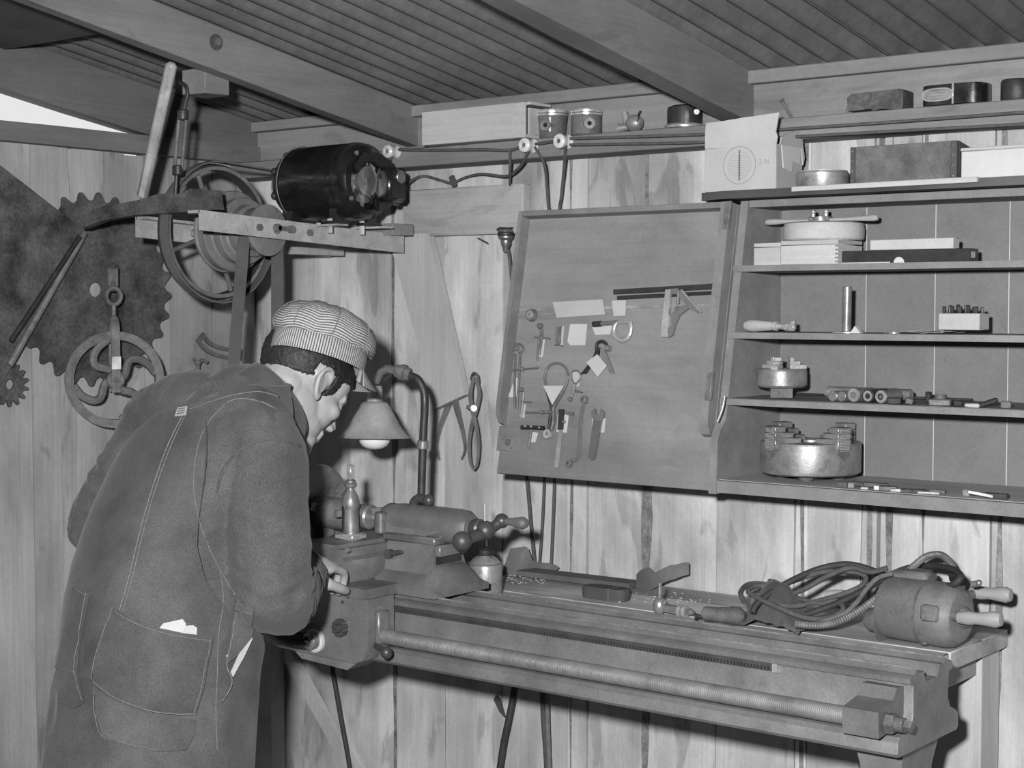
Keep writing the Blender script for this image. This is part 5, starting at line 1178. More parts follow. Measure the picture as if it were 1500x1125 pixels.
# tap wrench
t = dth('tap_wrench', 'small T handled tap wrench by the lock plate', 'wrench', 777, 635)
dbar([(764,626),(797,627)], .0048, 'dark_iron', 'cross_bar', t, .007, 10, 2); dbar([(779,628),(777,640),(774,657)], .0030, 'tool_steel', 'shank', t, .006, 8, 3); dknob(773,625,.003,.012,'tin','screw',t,.002); dknob(782,625.5,.003,.012,'tin','screw',t,.002); dknob(794,627,.0026,.012,'tin','screw',t,.002)
dtab([(779,633),(789,634),(785,648),(778,648)])
# thin rule held by a clip
t = dth('depth_gauge', 'narrow depth gauge with a clip head, lower middle of the door', 'gauge', 823, 640)
dflat([(822,600),(829,600),(827,630),(820,630)], .005, 'dark_iron', 'head', t, .004); dflat([(832,602),(843,604),(842,610),(831,608)], .003, 'old_iron', 'arm', t, .004); dflat([(820,630),(826,630),(820,685),(814,685)], .0016, 'tin', 'blade', t, .003); dknob(827,618,.0035,.006,'tool_steel','lock_screw',t,.005)
dtab([(818,606),(834,607),(831,634),(816,633)])
# curved ring spanner and adjustable wrench
t = dth('ring_spanner', 'long curved steel ring spanner with two eyes', 'spanner', 850, 630)
def eye(px, py, r0, r1): 
    c = D3(px,py,.004); return MB(DM).ring_prism(circ(r0,22), circ(r1,22), .007, c, (1,0,0), (0,1,0))
obj('upper_eye', eye(857,586,.0092,.0052), 'tool_steel', t); obj('lower_eye', eye(834,679,.0092,.0035), 'tool_steel', t)
dbar([(854,594),(851,610),(849,640),(847,665),(844,672),(838,674)], .0050, 'tool_steel', 'shank', t, .007, 8, 5, flat=.6)
t = dth('flat_wrench', 'straight open jaw wrench right of the ring spanner', 'wrench', 876, 635)
dflat([(873,614),(885,614),(874,672),(870,675),(865,671)], .006, 'tool_steel', 'shank', t, .004); dflat([(871,612),(870,604),(875,599),(877,608),(882,609),(884,600),(888,604),(888,611),(884,617),(874,617)], .007, 'tool_steel', 'jaw', t, .004)
dtab([(868,609),(888,613),(886,634),(868,633)])
dbar([(1062,580),(1058,600),(1051,618)], .0028, 'worn_steel', 'door_stay', door, RH+.004, 8, 3)
# ================================================================== on the bench
B = BZ+.0015
# oil can
c = P(711,855,Y=-.34); c = V((c.x,-.34,B)); oc = thing('oil_can', 'squat metal oil can with a thin spout behind the tailstock', 'oil can', c)
obj('can_body', MB().rev([(0,0),(.034,0),(.036,.003),(.036,.060),(.034,.068),(.026,.078),(.016,.084),(.016,.086),(0,.086)], c, (0,0,1), 32), 'tin', oc)
obj('shoulder_ring', MB().rev([(.0345,.066),(.036,.068),(.0345,.070)], c, (0,0,1), 32), 'worn_steel', oc)
obj('cap', MB().rev([(.0,.085),(.018,.085),(.019,.088),(.019,.096),(.012,.102),(.006,.104),(0,.104)], c, (0,0,1), 24), 'dark_iron', oc)
obj('spout', MB().cyl(c+V((0,0,.102)), P(710,738,Y=-.34), .0042, .0016, 10), 'bright_steel', oc)
# leather scrap standing by the wall
rows = []
for i in range(9):
    f = i/8; base_p = P(735+73*f, 845-13*f, Y=-.13+.10*f); base_p.z = B+.001
    hh = (.060,.062,.064,.060,.030,.024,.022,.018,.012)[i]
    rows.append([base_p+V((.004*math.sin(i)+.010*g, .020*g+.008*math.sin(i*1.3), hh*g)) for g in (0,.35,.7,1)])
obj('leather_scrap', MB().sheet(rows, .003), 'leather', label='stiff leather scrap standing on the bench behind the oil can', cat='leather scrap')
a, b = P(765,842,Z=B), P(930,862,Z=B)
obj('dark_batten', MB().beam((a.x,-.085,B+.007),(b.x,-.075,B+.007),.055,.013,bev=.001), 'dark_wood_x', label='flat dark batten lying on the bench against the wall', cat='batten')
c = P(883,878,Z=B); pl = []
for i in range(24):
    t_ = 2*math.pi*i/24; pl.append((.055*math.copysign(abs(math.cos(t_))**.45,math.cos(t_)), .023*math.copysign(abs(math.sin(t_))**.7,math.sin(t_))))
wbk = thing('wooden_block', 'worn brown wooden block with rounded ends on the bench', 'wood block', c)
obj('block', MB().loft([[(c.x+u*s_,c.y+.012+v*s_,B+z) for u,v in pl] for s_, z in ((.96,0),(1,.004),(1,.020),(.95,.025))]), 'dark_wood_x', wbk)
obj('band', MB().box2((c.x+.020,c.y+.012-.0235,B+.0005),(c.x+.0225,c.y+.012+.0235,B+.0255)), 'old_iron', wbk)
# bent leather strap piece near the wall
rows = []
for i in range(11):
    f = i/10; q = P(932+78*f, 868, Y=-.075+.02*f); z1 = (.030,.040,.046,.050,.040,.044,.052,.058,.060,.064,.066)[i]; z0 = (.0,-.0,.0,.0,.004,.012,.020,.026,.030,.036,.040)[i]
    rows.append([V((q.x,q.y-.02*math.sin(f*3),B+.001+z0+(z1-z0)*g)) for g in (0,.5,1)])
obj('leather_strap', MB().sheet(rows, .004), 'leather', label='bent dark leather strap end leaning on the wall behind the tool holder', cat='leather strap')
# tool holder with post and ball
c = P(966,886,Z=B+.02); th_ = thing('tool_holder', 'steel lathe tool holder with an upright stud on the bench', 'tool holder', V((c.x,c.y,B)))
e = P(1002,896,Z=B+.012)
obj('head', MB().sph(V((c.x,c.y,B+.018)), (.014,.014,.018), 16, 10), 'steel', th_); obj('stud', MB().cyl((c.x,c.y,B+.030),(c.x+.001,c.y,B+.064),.0042,n=12), 'steel', th_)
obj('shank', MB().beam(V((c.x,c.y,B+.016)), V((e.x,e.y,B+.012)), .014, .016, bev=.002), 'old_iron', th_)
d_ = (V((e.x,e.y,B+.012))-V((c.x,c.y,B+.012))).normalized(); e = V((e.x,e.y,B+.0125))
obj('collar', MB().cyl(e-d_*.012, e-d_*.004, .0125, n=18).cyl(e-d_*.001, e+d_*.006, .0125, n=18), 'bright_steel', th_); obj('tip', MB().sph(e+d_*.014, (.008,.008,.007), 12, 8), 'old_iron', th_)
# sander/drill handle with cord coil
cY = -.33
a, b = P(1030,890,Y=cY), P(1092,884,Y=cY+.02); a.z = B+.021; b.z = B+.023
pg = thing('plug_handle', 'round turned cord plug handle lying on the bench', 'plug', V((a.x,a.y,B))); d_ = (b-a).normalized(); L_ = (b-a).length
obj('grip', MB().rev([(0,0),(.008,.0),(.0135,.002),(.0145,.006),(.014,.030),(.0155,.040),(.0155,L_*.62),(.017,L_*.66),(.017,L_*.86),(.012,L_*.95),(.007,L_),(0,L_)], a, d_, 22), 'old_iron', pg); obj('end_ring', MB().rev([(.009,-.001),(.006,-.0015),(.004,.0005)], a, d_, 18), 'tin', pg)
obj('prong', MB().cyl(a-d_*.012-V((0,0,.006)), a-V((0,0,.006)), .004, n=8).cyl(a-d_*.012-V((.004,0,.008)), a-d_*.008-V((.004,0,.008)), .007, n=8), 'dark_iron', pg)
def bp(px, py, Y): return P(px, py, Y=Y)
cable('coiled_cord', [bp(1090,882,-.31),bp(1085,868,-.29),bp(1095,857,-.25),bp(1115,855,-.22),bp(1140,862,-.22),bp(1165,875,-.26),bp(1200,884,-.27),bp(1225,880,-.25),bp(1235,893,-.27),bp(1215,905,-.29),bp(1180,905,-.31),bp(1140,890,-.32),bp(1110,876,-.31),bp(1096,866,-.30),bp(1110,858,-.27),bp(1135,861,-.26),bp(1165,850,-.24),bp(1205,838,-.22),bp(1250,838,-.20),bp(1268,845,-.19),bp(1262,858,-.21),bp(1235,870,-.24),bp(1200,880,-.26),bp(1165,888,-.29),bp(1140,884,-.30),bp(1150,874,-.28),bp(1180,862,-.25),bp(1210,845,-.23),bp(1245,832,-.21),bp(1275,838,-.2),bp(1300,832,-.19)], .0052, 'cloth_cord', 'tangled coil of dark cloth covered cord on the bench', 'cord', k=7)
cable('coiled_cord', [bp(1103,898,-.33),bp(1108,886,-.32),bp(1130,868,-.29),bp(1165,848,-.25),bp(1205,832,-.21),bp(1245,827,-.19),bp(1285,838,-.17),bp(1320,852,-.15),bp(1360,862,-.20),bp(1392,858,-.26),bp(1407,846,-.26),bp(1398,835,-.22),bp(1370,829,-.17),bp(1335,831,-.14),bp(1305,842,-.16),bp(1270,862,-.21),bp(1235,880,-.25),bp(1205,892,-.28),bp(1180,900,-.29)], .0062, 'rubber', 'thick black cable arching over the cord coil and drill', 'cable', k=7)
cable('coiled_cord', [bp(1200,912,-.31),bp(1235,900,-.28),bp(1255,882,-.25),bp(1270,862,-.22),bp(1290,845,-.2),bp(1330,836,-.18)], .0050, 'pale_cord', 'short run of grey cord inside the coil, nearest the flexible hose', 'cord', k=7)
# flexible steel conduit with ribs
fc = catmull([bp(1165,914,-.345),bp(1195,916,-.335),bp(1225,911,-.31),bp(1255,897,-.27),bp(1285,875,-.24),bp(1315,850,-.22),bp(1340,828,-.20),bp(1358,815,-.19),bp(1378,813,-.18),bp(1392,824,-.17),bp(1398,838,-.17)], 26)
obj('flexible_conduit', MB().tube(fc, [.0072 if i % 3 else .0062 for i in range(len(fc))], 10), 'worn_steel', sharp=25, label='ribbed flexible steel conduit curving over the bench into the drill', cat='conduit')
# rag
cxy = P(1146,900,Z=B+.02); rows = []
for i in range(15):
    row = []
    for j in range(11):
        u = i/14*2-1; v = j/10*2-1; h = .095*math.exp(-((u-.15)**2*2.6+v*v*1.7))*(1+.5*mn.noise(V((u*2.3,v*2.3,1))))+.010*mn.noise(V((u*4,v*4,5)))
        row.append((cxy.x+u*.085+.01*mn.noise(V((i*.5,j*.5,2))), cxy.y-.034+v*.050-.02*u*.3, B+.002+max(0,h)))
    rows.append(row[::-1])
obj('rag', MB().sheet(rows, .0015), 'denim_overalls', sharp=180, label='crumpled dark rag draped over the front of the cord coil', cat='rag')
# wooden file handle among the cords
a, b = bp(1208,866,-.16), bp(1258,850,-.15); a.z = B+.050; b.z = B+.052
obj('hand_file', MB().rev([(0,0),(.010,.002),(.0135,.012),(.0150,.035),(.0135,.060),(.011,.066),(.012,.070),(0,.072)], a, b-a, 18), 'handle_wood', label='hand file with turned wooden handle lying among the coiled cords', cat='file')
# electric drill
dx0, dx1 = P(1296,890,Y=-.25).x, P(1402,880,Y=-.25).x; dc = V((dx0,-.24,B+.0615)); ax = V((1,-.10,0)).normalized()
dr = thing('electric_drill', 'heavy grey electric hand drill with two wooden grips', 'drill', (dx0+.1,-.24,B)); RD = .0565; L_ = (dx1-dx0)
obj('drill_body', MB().rev([(0,0),(RD*.80,0),(RD*.95,.004),(RD,.012),(RD,L_*.62),(RD*1.0,L_*.63),(RD*1.03,L_*.64),(RD*1.03,L_*.9),(RD*.98,L_),(RD*.80,L_+.012),(RD*.5,L_+.016),(0,L_+.016)], dc, ax, 40), 'zinc_grey', dr, sharp=30)
obj('gear_case', MB().rev([(0,-.040),(.018,-.040),(.022,-.034),(.024,-.01),(.040,-.004),(.042,0.001),(0,.001)], dc-V((0,0,.028)), ax, 24), 'old_iron', dr)
obj('top_housing', MB().box(dc+ax*(L_*.30)+V((0,.03,.058)), (.07,.05,.022), .006), 'zinc_grey', dr)
hb0 = dc+ax*(L_+.006)
for (px0,py0,px1,py1,Yh,lb) in ((1412,905,1468,908,-.30,'near'),(1430,868,1482,872,-.17,'far')):
    a, b = P(px0,py0,Y=Yh), P(px1,py1,Y=Yh)
    g = obj('grip', MB().rev([(0,-.012),(.010,-.010),(.0115,0),(.0125,.010),(.0105,.024),(.0125,(b-a).length*.6),(.0145,(b-a).length*.85),(.011,(b-a).length*.98),(0,(b-a).length)], a, b-a, 18), 'handle_wood', dr)
    obj('grip_bolt', MB().cyl(hb0+V((-.02,(a.y-hb0.y)*.5,(a.z-hb0.z)*.6)), a, .010, .008, 12), 'old_iron', g)
obj('end_cap', MB().cyl(hb0, hb0+ax*.020, .022, .018, 20, .003), 'old_iron', dr)
obj('switch', MB().cyl(P(1424,856,Y=-.25), P(1432,855,Y=-.25), .006, n=10).sph(P(1434,854,Y=-.25), .006, 10, 6), 'worn_steel', dr)
for k in range(5):
    t_ = R(-150+30*k); o_ = V((0,math.cos(t_),math.sin(t_))); q = dc+ax*(L_*.66)+o_*(RD*1.03); obj('case_screw', MB().cyl(q, q+o_*.003, .004, n=8), 'old_iron', dr)
obj('seam_ring', MB().rev([(RD*1.0,L_*.60),(RD*1.06,L_*.605),(RD*1.06,L_*.64),(RD*1.0,L_*.645)], dc, ax, 40), 'old_iron', dr)
obj('switch_box', MB().box(dc+ax*L_*.82-V((0,RD*.95,-.010)), (.034,.016,.030), .004), 'old_iron', dr)
obj('cord_gland', MB().cyl(bp(1397,836,-.17), bp(1399,848,-.18), .011, n=14), 'dark_iron', dr)
# swarf on the bench, too fine to count
m = MB(); r_ = random.Random(4)
for i in range(120):
    q = P(r_.uniform(735,800), r_.uniform(842,856), Z=B) if i < 70 else P(r_.uniform(905,1040), r_.uniform(868,884), Z=B)
    if not (-.42 < q.y < -.01): continue
    s_ = r_.uniform(.0015,.005); m.box((q.x,q.y,B+.0012), (s_,s_*.5,.0012), 0, Matrix.Rotation(r_.uniform(0,3),4,'Z'))
obj('metal_shavings', m, 'paper', label='pale metal shavings scattered over the bench top', cat='shavings', kind='stuff')
# ================================================================== below the bed
cable('hose', [P(757,985,Y=-.02),P(752,1020,Y=-.025),P(744,1060,Y=-.03),P(737,1095,Y=-.03),P(728,1160,Y=-.03),V((P(728,1165,Y=-0.03).x,-0.03,.35)),V((P(728,1165,Y=-0.03).x,-0.03,.012))], .0085, 'rubber', 'dark hose hanging down the wall under the lathe bed', 'hose')
cable('hanging_cord', [P(794,990,Y=-.02),P(796,1050,Y=-.02),P(800,1110,Y=-.02),P(802,1170,Y=-.02),V((P(802,1165,Y=-0.02).x,-0.02,.35)),V((P(802,1165,Y=-0.02).x,-0.02,.012))], .0062, 'cloth_cord', 'pair of cords under the lathe bed, left one', 'cord')
cable('hanging_cord', [P(802,992,Y=-.03),P(802,1050,Y=-.03),P(804,1110,Y=-.03),P(806,1170,Y=-.03),V((P(806,1165,Y=-0.03).x,-0.03,.35)),V((P(806,1165,Y=-0.03).x,-0.03,.012))], .0062, 'pale_cord', 'pair of cords under the lathe bed, right one', 'cord')
cable('hanging_cord', [P(480,930,Y=-.03),P(487,980,Y=-.03),P(499,1050,Y=-.03),P(510,1110,Y=-.03),P(520,1170,Y=-.03),V((P(520,1165,Y=-0.03).x,-0.03,.35)),V((P(520,1165,Y=-0.03).x,-0.03,.012))], .0060, 'rubber', 'single dark cord hanging under the carriage', 'cord')
a, b = P(420,950,Y=-.012), P(540,1165,Y=-.012); b = a+(b-a)*((a.z-.01)/(a.z-b.z))
obj('wall_brace', MB().beam(a, b, .020, .045, upv=(0,-1,0) if False else (1,0,0), bev=.001) if False else MB().prism([(a.x-.03,a.z),(a.x+.02,a.z),(b.x+.02,b.z),(b.x-.03,b.z)], .018, (0,-.003,0), (1,0,0), (0,0,1)), 'pale_wood_z', label='pale diagonal brace nailed low on the wall under the carriage', cat='brace')
p_ = P(728,1030,Y=-.004); obj('splinter', MB().prism([(0,.02),(.012,.012),(.028,-.03),(.012,-.018),(-.006,.008)], .006, p_, (1,0,0), (0,0,1)), 'dark_wood_z', label='dark split chip on the wall left of the hanging hose', cat='chip')
# ================================================================== the man at the lathe
def remeshed(mb, voxel, it=4, fac=.5):
    me = bpy.data.meshes.new('tmp'); me.from_pydata([tuple(p) for p in mb.v], [], mb.f); me.update()
    o = bpy.data.objects.new('tmp', me); COL.objects.link(o)
    r = o.modifiers.new('r','REMESH'); r.mode = 'VOXEL'; r.voxel_size = voxel
    if it: s = o.modifiers.new('s','SMOOTH'); s.factor = fac; s.iterations = it
    dg = bpy.context.evaluated_depsgraph_get(); ev = o.evaluated_get(dg); m2 = ev.to_mesh()
    out = MB(); co = np.empty(len(m2.vertices)*3); m2.vertices.foreach_get('co', co); out.v = [V(p) for p in co.reshape(-1,3)]
    no = np.empty(len(m2.vertices)*3); m2.vertices.foreach_get('normal', no); out.n = [V(p) for p in no.reshape(-1,3)]
    out.f = [tuple(p.vertices) for p in m2.polygons]
    ev.to_mesh_clear(); bpy.data.objects.remove(o); bpy.data.meshes.remove(me)
    return out
BY = R(-7); BF = V((math.sin(-BY), math.cos(BY), 0)); BR = V((math.cos(BY), math.sin(BY), 0)); UZ = V((0,0,1))
# torso: (photo row, centre column, depth along the view, half breadth, half depth)
TR = [(1235,212,2.79,.165,.135),(1160,214,2.80,.176,.156),(1100,219,2.84,.180,.158),(1040,225,2.87,.181,.161),(985,230,2.89,.176,.161),(930,236,2.905,.168,.153),(880,238,2.915,.161,.142),(830,240,2.925,.160,.128),(780,248,2.935,.163,.112),(730,268,2.945,.170,.104),(680,292,2.955,.176,.100),(640,312,2.965,.176,.096),(610,328,2.97,.165,.088),(585,345,2.975,.135,.074),(568,362,2.98,.098,.062),(552,380,2.985,.072,.056)]
RC = [(P(c, y, d=d), a, b) for (y, c, d, a, b) in TR]
def torso_pt(i, t, inf=0.0):
    """i: float ring index, t: angle (0 = his right, 90 = front)"""
    k = min(int(i), len(RC)-2); f = i-k
    c = RC[k][0].lerp(RC[k+1][0], f); a = RC[k][1]*(1-f)+RC[k+1][1]*f+inf; b = RC[k][2]*(1-f)+RC[k+1][2]*f+inf
    ct, st_ = math.cos(t), math.sin(t); ex = .82
    x = math.copysign(abs(ct)**ex, ct); y = math.copysign(abs(st_)**ex, st_)
    return c + BR*(a*x) + BF*(b*y)
def torso_rings(i0, i1, n=28, step=.5, inf=0.0):
    out = []; i = i0
    while i <= i1+1e-6: out.append([torso_pt(i, 2*math.pi*j/n, inf) for j in range(n)]); i += step
    return out
NR = len(RC)-1
shc = P(322,610,d=2.965)
Rs, Re, Rw = shc+BR*.135-UZ*.034, P(404,872,d=2.86), P(428,845,Y=-.83)
Ls, Le, Lw = shc-BR*.185-UZ*.005, P(152,764,d=3.10), P(215,800,Y=-.74)
def limb(m, pts, rs, k=6, n=16):
    c = catmull(pts, k); L = len(c); rr = []
    for i in range(L):
        q = i/(L-1)*(len(rs)-1); j = min(int(q), len(rs)-2); f = q-j; rr.append(rs[j]*(1-f)+rs[j+1]*f)
    m.tube(c, rr, n)
    m.sph(c[0], rr[0]*.98, 14, 8); m.sph(c[-1], rr[-1]*.98, 14, 8)
man = thing('person', 'man in striped cap and denim overalls bending over the lathe', 'person', V((RC[3][0].x, RC[3][0].y, 0)))
# ---------------- head frame
HP = R(-37)
ear = P(469,566,d=3.05)
HR = Matrix.Rotation(R(-4),4,'Z') @ Matrix.Rotation(HP,4,'X')
HC = ear - HR.to_3x3() @ V((.072,-.004,-.004))
HM = Matrix.Translation(HC) @ HR
def hp(*p): return HM @ V(p)
def head_parts(m):
    m0 = m.M; m.M = HM
    m.sph((0,-.006,.045), (.0750,.090,.080), 28, 18)
    m.sph((0,.050,.042), (.064,.046,.056), 22, 14)
    m.sph((0,.048,-.015), (.060,.050,.058), 22, 14)
    m.sph((0,.030,-.055), (.056,.058,.045), 22, 14)
    m.sph((0,.058,-.078), (.038,.036,.030), 18, 12)
    m.sph((0,.082,-.092), (.021,.018,.018), 14, 10)
    m.sph((0,-.036,-.022), (.054,.044,.050), 18, 12)
    for s in (-1,1):
        m.sph((s*.044,.064,-.014), (.020,.022,.018), 12, 8); m.sph((s*.030,.082,.006), (.015,.012,.012), 12, 8)
        m.sph((s*.011,.107,-.027), (.0085,.012,.008), 10, 8)
        m.sph((s*.047,.006,-.048), (.012,.034,.036), 12, 8)
        # ear: rim, concha, lobe
        er = [(s*.069,.012,.008),(s*.076,.008,.024),(s*.082,-.006,.032),(s*.084,-.020,.024),(s*.083,-.024,.006),(s*.080,-.017,-.012),(s*.076,-.006,-.024),(s*.071,.004,-.026)]
        m.tube(catmull(er,4), [.0048]*22+[.0055]*4+[.006]*3, 8)
        m.sph((s*.072,-.006,.004), (.006,.017,.026), 12, 8); m.sph((s*.073,-.001,-.022), (.0065,.009,.010), 10, 8)
        m.tube(catmull([(s*.073,-.012,.02),(s*.079,-.014,.006),(s*.077,-.008,-.010)],4), .0035, 6)
    m.tube(catmull([(-.048,.072,.020),(-.026,.092,.026),(0,.095,.022),(.026,.092,.026),(.048,.072,.020)],4), .0095, 10)
    m.tube(catmull([(0,.092,.020),(0,.104,.002),(0,.116,-.016),(0,.119,-.024)],4), [.0068,.007,.0072,.0076,.008,.0085,.009,.0096,.0103,.011,.0115,.0112,.0105], 10)
    m.tube(catmull([(-.024,.086,-.052),(-.010,.098,-.049),(0,.100,-.050),(.010,.098,-.049),(.024,.086,-.052)],3), .0058, 8)
    m.tube(catmull([(-.022,.085,-.060),(0,.099,-.062),(.022,.085,-.060)],4), .0068, 8)
    m.M = m0
def hand_parts(m, w, f, n, side, curls, thumb, sc=1.0):
    """w wrist, f towards knuckles, n out of the back of the hand, side = towards the thumb"""
    f = f.normalized(); n = (n-f*n.dot(f)).normalized(); s = n.cross(f)*side
    m.loft([[w+f*a+s*(b*math.cos(t))+n*(c*math.sin(t)) for t in [2*math.pi*i/14 for i in range(14)]] for a,b,c in ((-.03,.027,.021),(0,.027,.020),(.02,.034,.018),(.05,.041,.0165),(.078,.042,.0145),(.090,.038,.011))])
    ln = [(.031,.044,.025,.021,.0088),(.010,.049,.029,.022,.0090),(-.011,.045,.027,.021,.0086),(-.030,.035,.021,.019,.0078)]
    for k, (off, l1, l2, l3, r) in enumerate(ln):
        p = w+f*(.084-.006*abs(k-1))+s*off; a = curls[k][0]; pts = [p-f*.02, p]
        for l, c in zip((l1,l2,l3), curls[k]):
            if pts and len(pts) > 2: a += c
            d = f*math.cos(a)-n*math.sin(a); pts.append(pts[-1]+d*l*sc)
        m.tube(catmull(pts,3), [r*1.05]*4+[r]*4+[r*.93]*3+[r*.85]*2, 10); m.sph(pts[-1], r*.86, 10, 6)
    t0 = w+f*.018+s*.026; a, b, c = thumb
    t1 = t0+(f*.55+s*.75-n*a).normalized()*.040; t2 = t1+(f*.8+s*.25-n*b).normalized()*.032; t3 = t2+(f*.85-s*.1-n*c).normalized()*.026
    m.tube(catmull([t0-f*.008-s*.012,t0,t1,t2,t3],3), [.016]*4+[.013]*3+[.0105]*3+[.0098]*2+[.009], 10); m.sph(t3, .009, 10, 6)
# ---------------- body: one continuous skin
bm_ = MB(); head_parts(bm_)
nb = P(384,606,d=2.995)
bm_.tube(catmull([nb-UZ*.05, nb+UZ*.01, hp(0,-.035,-.06), hp(0,-.015,-.01)],5), [.052]*5+[.052]*5+[.054]*6, 18)
bm_.loft(torso_rings(3, NR-2, 20, .5, -.022))
limb(bm_, [Rs,(Rs+Re)/2+BR*.01,Re,(Re+Rw)/2,Rw], [.052,.046,.040,.036,.027]); limb(bm_, [Ls,(Ls+Le)/2,Le,(Le+Lw)/2,Lw], [.052,.046,.040,.036,.027])
hand_parts(bm_, Rw, V((-.03,.97,.22)), V((.30,-.25,.92)), -1, [(.55,.9,.7),(.6,1.0,.7),(.65,1.0,.7),(.7,1.0,.7)], (.2,.5,.6))
hand_parts(bm_, Lw, V((-.25,.8,-.25)), V((-.3,.2,.9)), 1, [(.35,.5,.4),(.4,.5,.4),(.45,.55,.4),(.5,.55,.4)], (.2,.3,.4))
hipc = RC[3][0]; LEG = []
for s in (-1,1):
    h = hipc+BR*(.095*s)-UZ*.06; k = V((h.x+BR.x*.02*s, h.y+.035, .50)); a = V((h.x+BR.x*.03*s, h.y-.01, .10)); LEG.append((h,k,a,s))
    limb(bm_, [h,k,a], [.078,.055,.040]); bm_.sph(a+BF*.06-UZ*.045, (.04,.10,.035), 12, 8)
body = remeshed(bm_, .0031, 5)
bo_ = obj('body', body, 'skin', man, sharp=180)
bo_['label'] = 'bowed head and bare hands, light skin'
# eyes and brows
for s in (-1,1):
    obj('eye', MB(HM).sph((s*.031,.0845,.0065), .0098, 14, 10), 'porcelain', man)
    obj('eyebrow', MB(HM).tube(catmull([(s*.014,.099,.030),(s*.030,.097,.035),(s*.047,.082,.030)],5), [.003]*3+[.0042]*5+[.002]*3, 6), 'hair', man)
# hair: a skin lifted off the scalp
inv = HM.inverted(); sel = {}; hv = []; hf = []
def hairy(p):
    x, y, z = p
    if abs(x) > .066 and -.030 < y < .016 and z < .034: return False
    if y < -.022: return z > .014+.30*y+.004*mn.noise(V((x*60,y*60,3)))
    if y < .018: return z > .026
    if y < .040: return z > -.006+.9*max(0,y-.028)
    return z > .036+.35*(y-.04) 
for i, p in enumerate(body.v):
    q = inv @ p
    if q.length < .15 and hairy(q):
        sel[i] = len(hv); nn = body.n[i]; hv.append(p+nn*(.0055+.0018*mn.noise(p*180)))
for f in body.f:
    if all(i in sel for i in f): hf.append(tuple(sel[i] for i in f))
hm = MB(); hm.v = hv+[p-(p-HC).normalized()*.006 for p in hv]; N = len(hv); hm.f = hf+[tuple(N+i for i in reversed(f)) for f in hf]
ed = {}
for f in hf:
    for a, b in zip(f, f[1:]+f[:1]): ed[(a,b)] = 1
hm.f += [(b,a,N+a,N+b) for (a,b) in ed if (b,a) not in ed]
obj('hair', hm, 'hair', man, sharp=180)
# ---------------- jacket: torso and sleeves in one
jk = MB(); jk.loft(torso_rings(4.5, NR-.3, 32, .5, 0.0))
limb(jk, [shc+BR*.05-UZ*.005, Rs-UZ*.012, (Rs+Re)/2+BR*.006-BF*.012, Re-BF*.01+UZ*.012], [.060,.072,.072,.072], 7, 18)
limb(jk, [Re+UZ*.006, (Re+Rw)/2-UZ*.006, Rw-(Rw-Re).normalized()*.02], [.072,.070,.064], 7, 18)
limb(jk, [shc-BR*.06+UZ*.01, Ls-UZ*.015, (Ls+Le)/2, Le], [.076,.080,.072,.066], 7, 18)
limb(jk, [Le, (Le+Lw)/2, Lw-(Lw-Le).normalized()*.02], [.064,.058,.050], 7, 18)
jk.tube(catmull([P(335,606,d=2.975), P(362,592,d=2.985), P(392,590,d=3.0)],4), [.080,.080,.080,.078,.076,.072,.068,.064,.060], 20)
jm = remeshed(jk, .005, 8)
def seg_t(p, a, b):
    d = b-a; t = max(0,min(1,(p-a).dot(d)/d.length_squared)); return t, (p-(a+d*t)).length
def fold(p, n):
    best = None
    for a, b, e, lam in ((Rs,Re,1,.030),(Re,Rw,0,.019),(Ls,Le,1,.034),(Le,Lw,0,.024)):
        t, d = seg_t(p, a, b)
        if d < .115 and (best is None or d < best[0]): best = (d, t, a, b, e, lam)
    soft = .010*mn.noise(V((p.x*7+p.z*4,p.y*7,p.z*11)))+.0035*mn.noise(V((p.x*20,p.y*20,p.z*30)))
    if best is None: return soft
    d, t, a, b, e, lam = best; L = (b-a).length; s = t*L
    near = math.exp(-((t-e)*L/.10)**2)
    if e == 0: near = .75
    ph = 2*math.pi*s/lam + 4.5*mn.noise(p*9+V((7,3,1))) + 2.0*mn.noise(p*22)
    crease = 1-abs(math.sin(ph*.5))*1.6
    gate = max(0, .35+1.1*mn.noise(p*11+V((2,9,4))))
    return soft + (.0016+.0105*near)*crease*gate
for i, p in enumerate(jm.v):
    jm.v[i] = p + jm.n[i]*(fold(p, jm.n[i]) + .0012*mn.noise(p*60))
jo = obj('jacket', jm, 'denim_jacket', man, sharp=180)
# collar: stand and fall round the neck
cc = P(402,589,d=3.005); cn = V((0,.80,.60)).normalized(); ce1 = BR; ce2 = V((0,.60,-.80)).normalized()
def collar(rows_, th):
    rows = []
    for (ra, rb, off) in rows_:
        rows.append([cc+cn*off+ce1*(ra*math.cos(t))+ce2*(rb*math.sin(t)+.004) for t in [R(100)+R(340)*i/36 for i in range(37)]])
    return MB().sheet(rows, th)
obj('collar_stand', collar(((.066,.094,-.035),(.060,.088,-.014),(.056,.085,.004),(.057,.086,.010)), .004), 'denim_jacket', jo, sharp=60)
obj('collar_fall', collar(((.0575,.0865,.0105),(.062,.091,.007),(.070,.096,-.012),(.078,.100,-.034)), .004), 'denim_jacket', jo, sharp=60)
# ---------------- overalls
ov = MB(); ov.loft(torso_rings(0, 7.2, 32, .5, .008))
for (h,k,a,s) in LEG: limb(ov, [h+UZ*.05,h-UZ*.10,k,a+UZ*.03], [.105,.108,.092,.082], 8, 20)
om = remeshed(ov, .007, 7)
for i, p in enumerate(om.v):
    q = V((p.x*6+p.z*3, p.y*6, p.z*9)); om.v[i] = p + om.n[i]*(.012*mn.noise(q)+.007*(1-2*abs(mn.noise(V((p.x*13+p.z*7,p.y*13,p.z*8)))))-.0035)
oo = obj('overalls', om, 'denim_overalls', man, sharp=180)
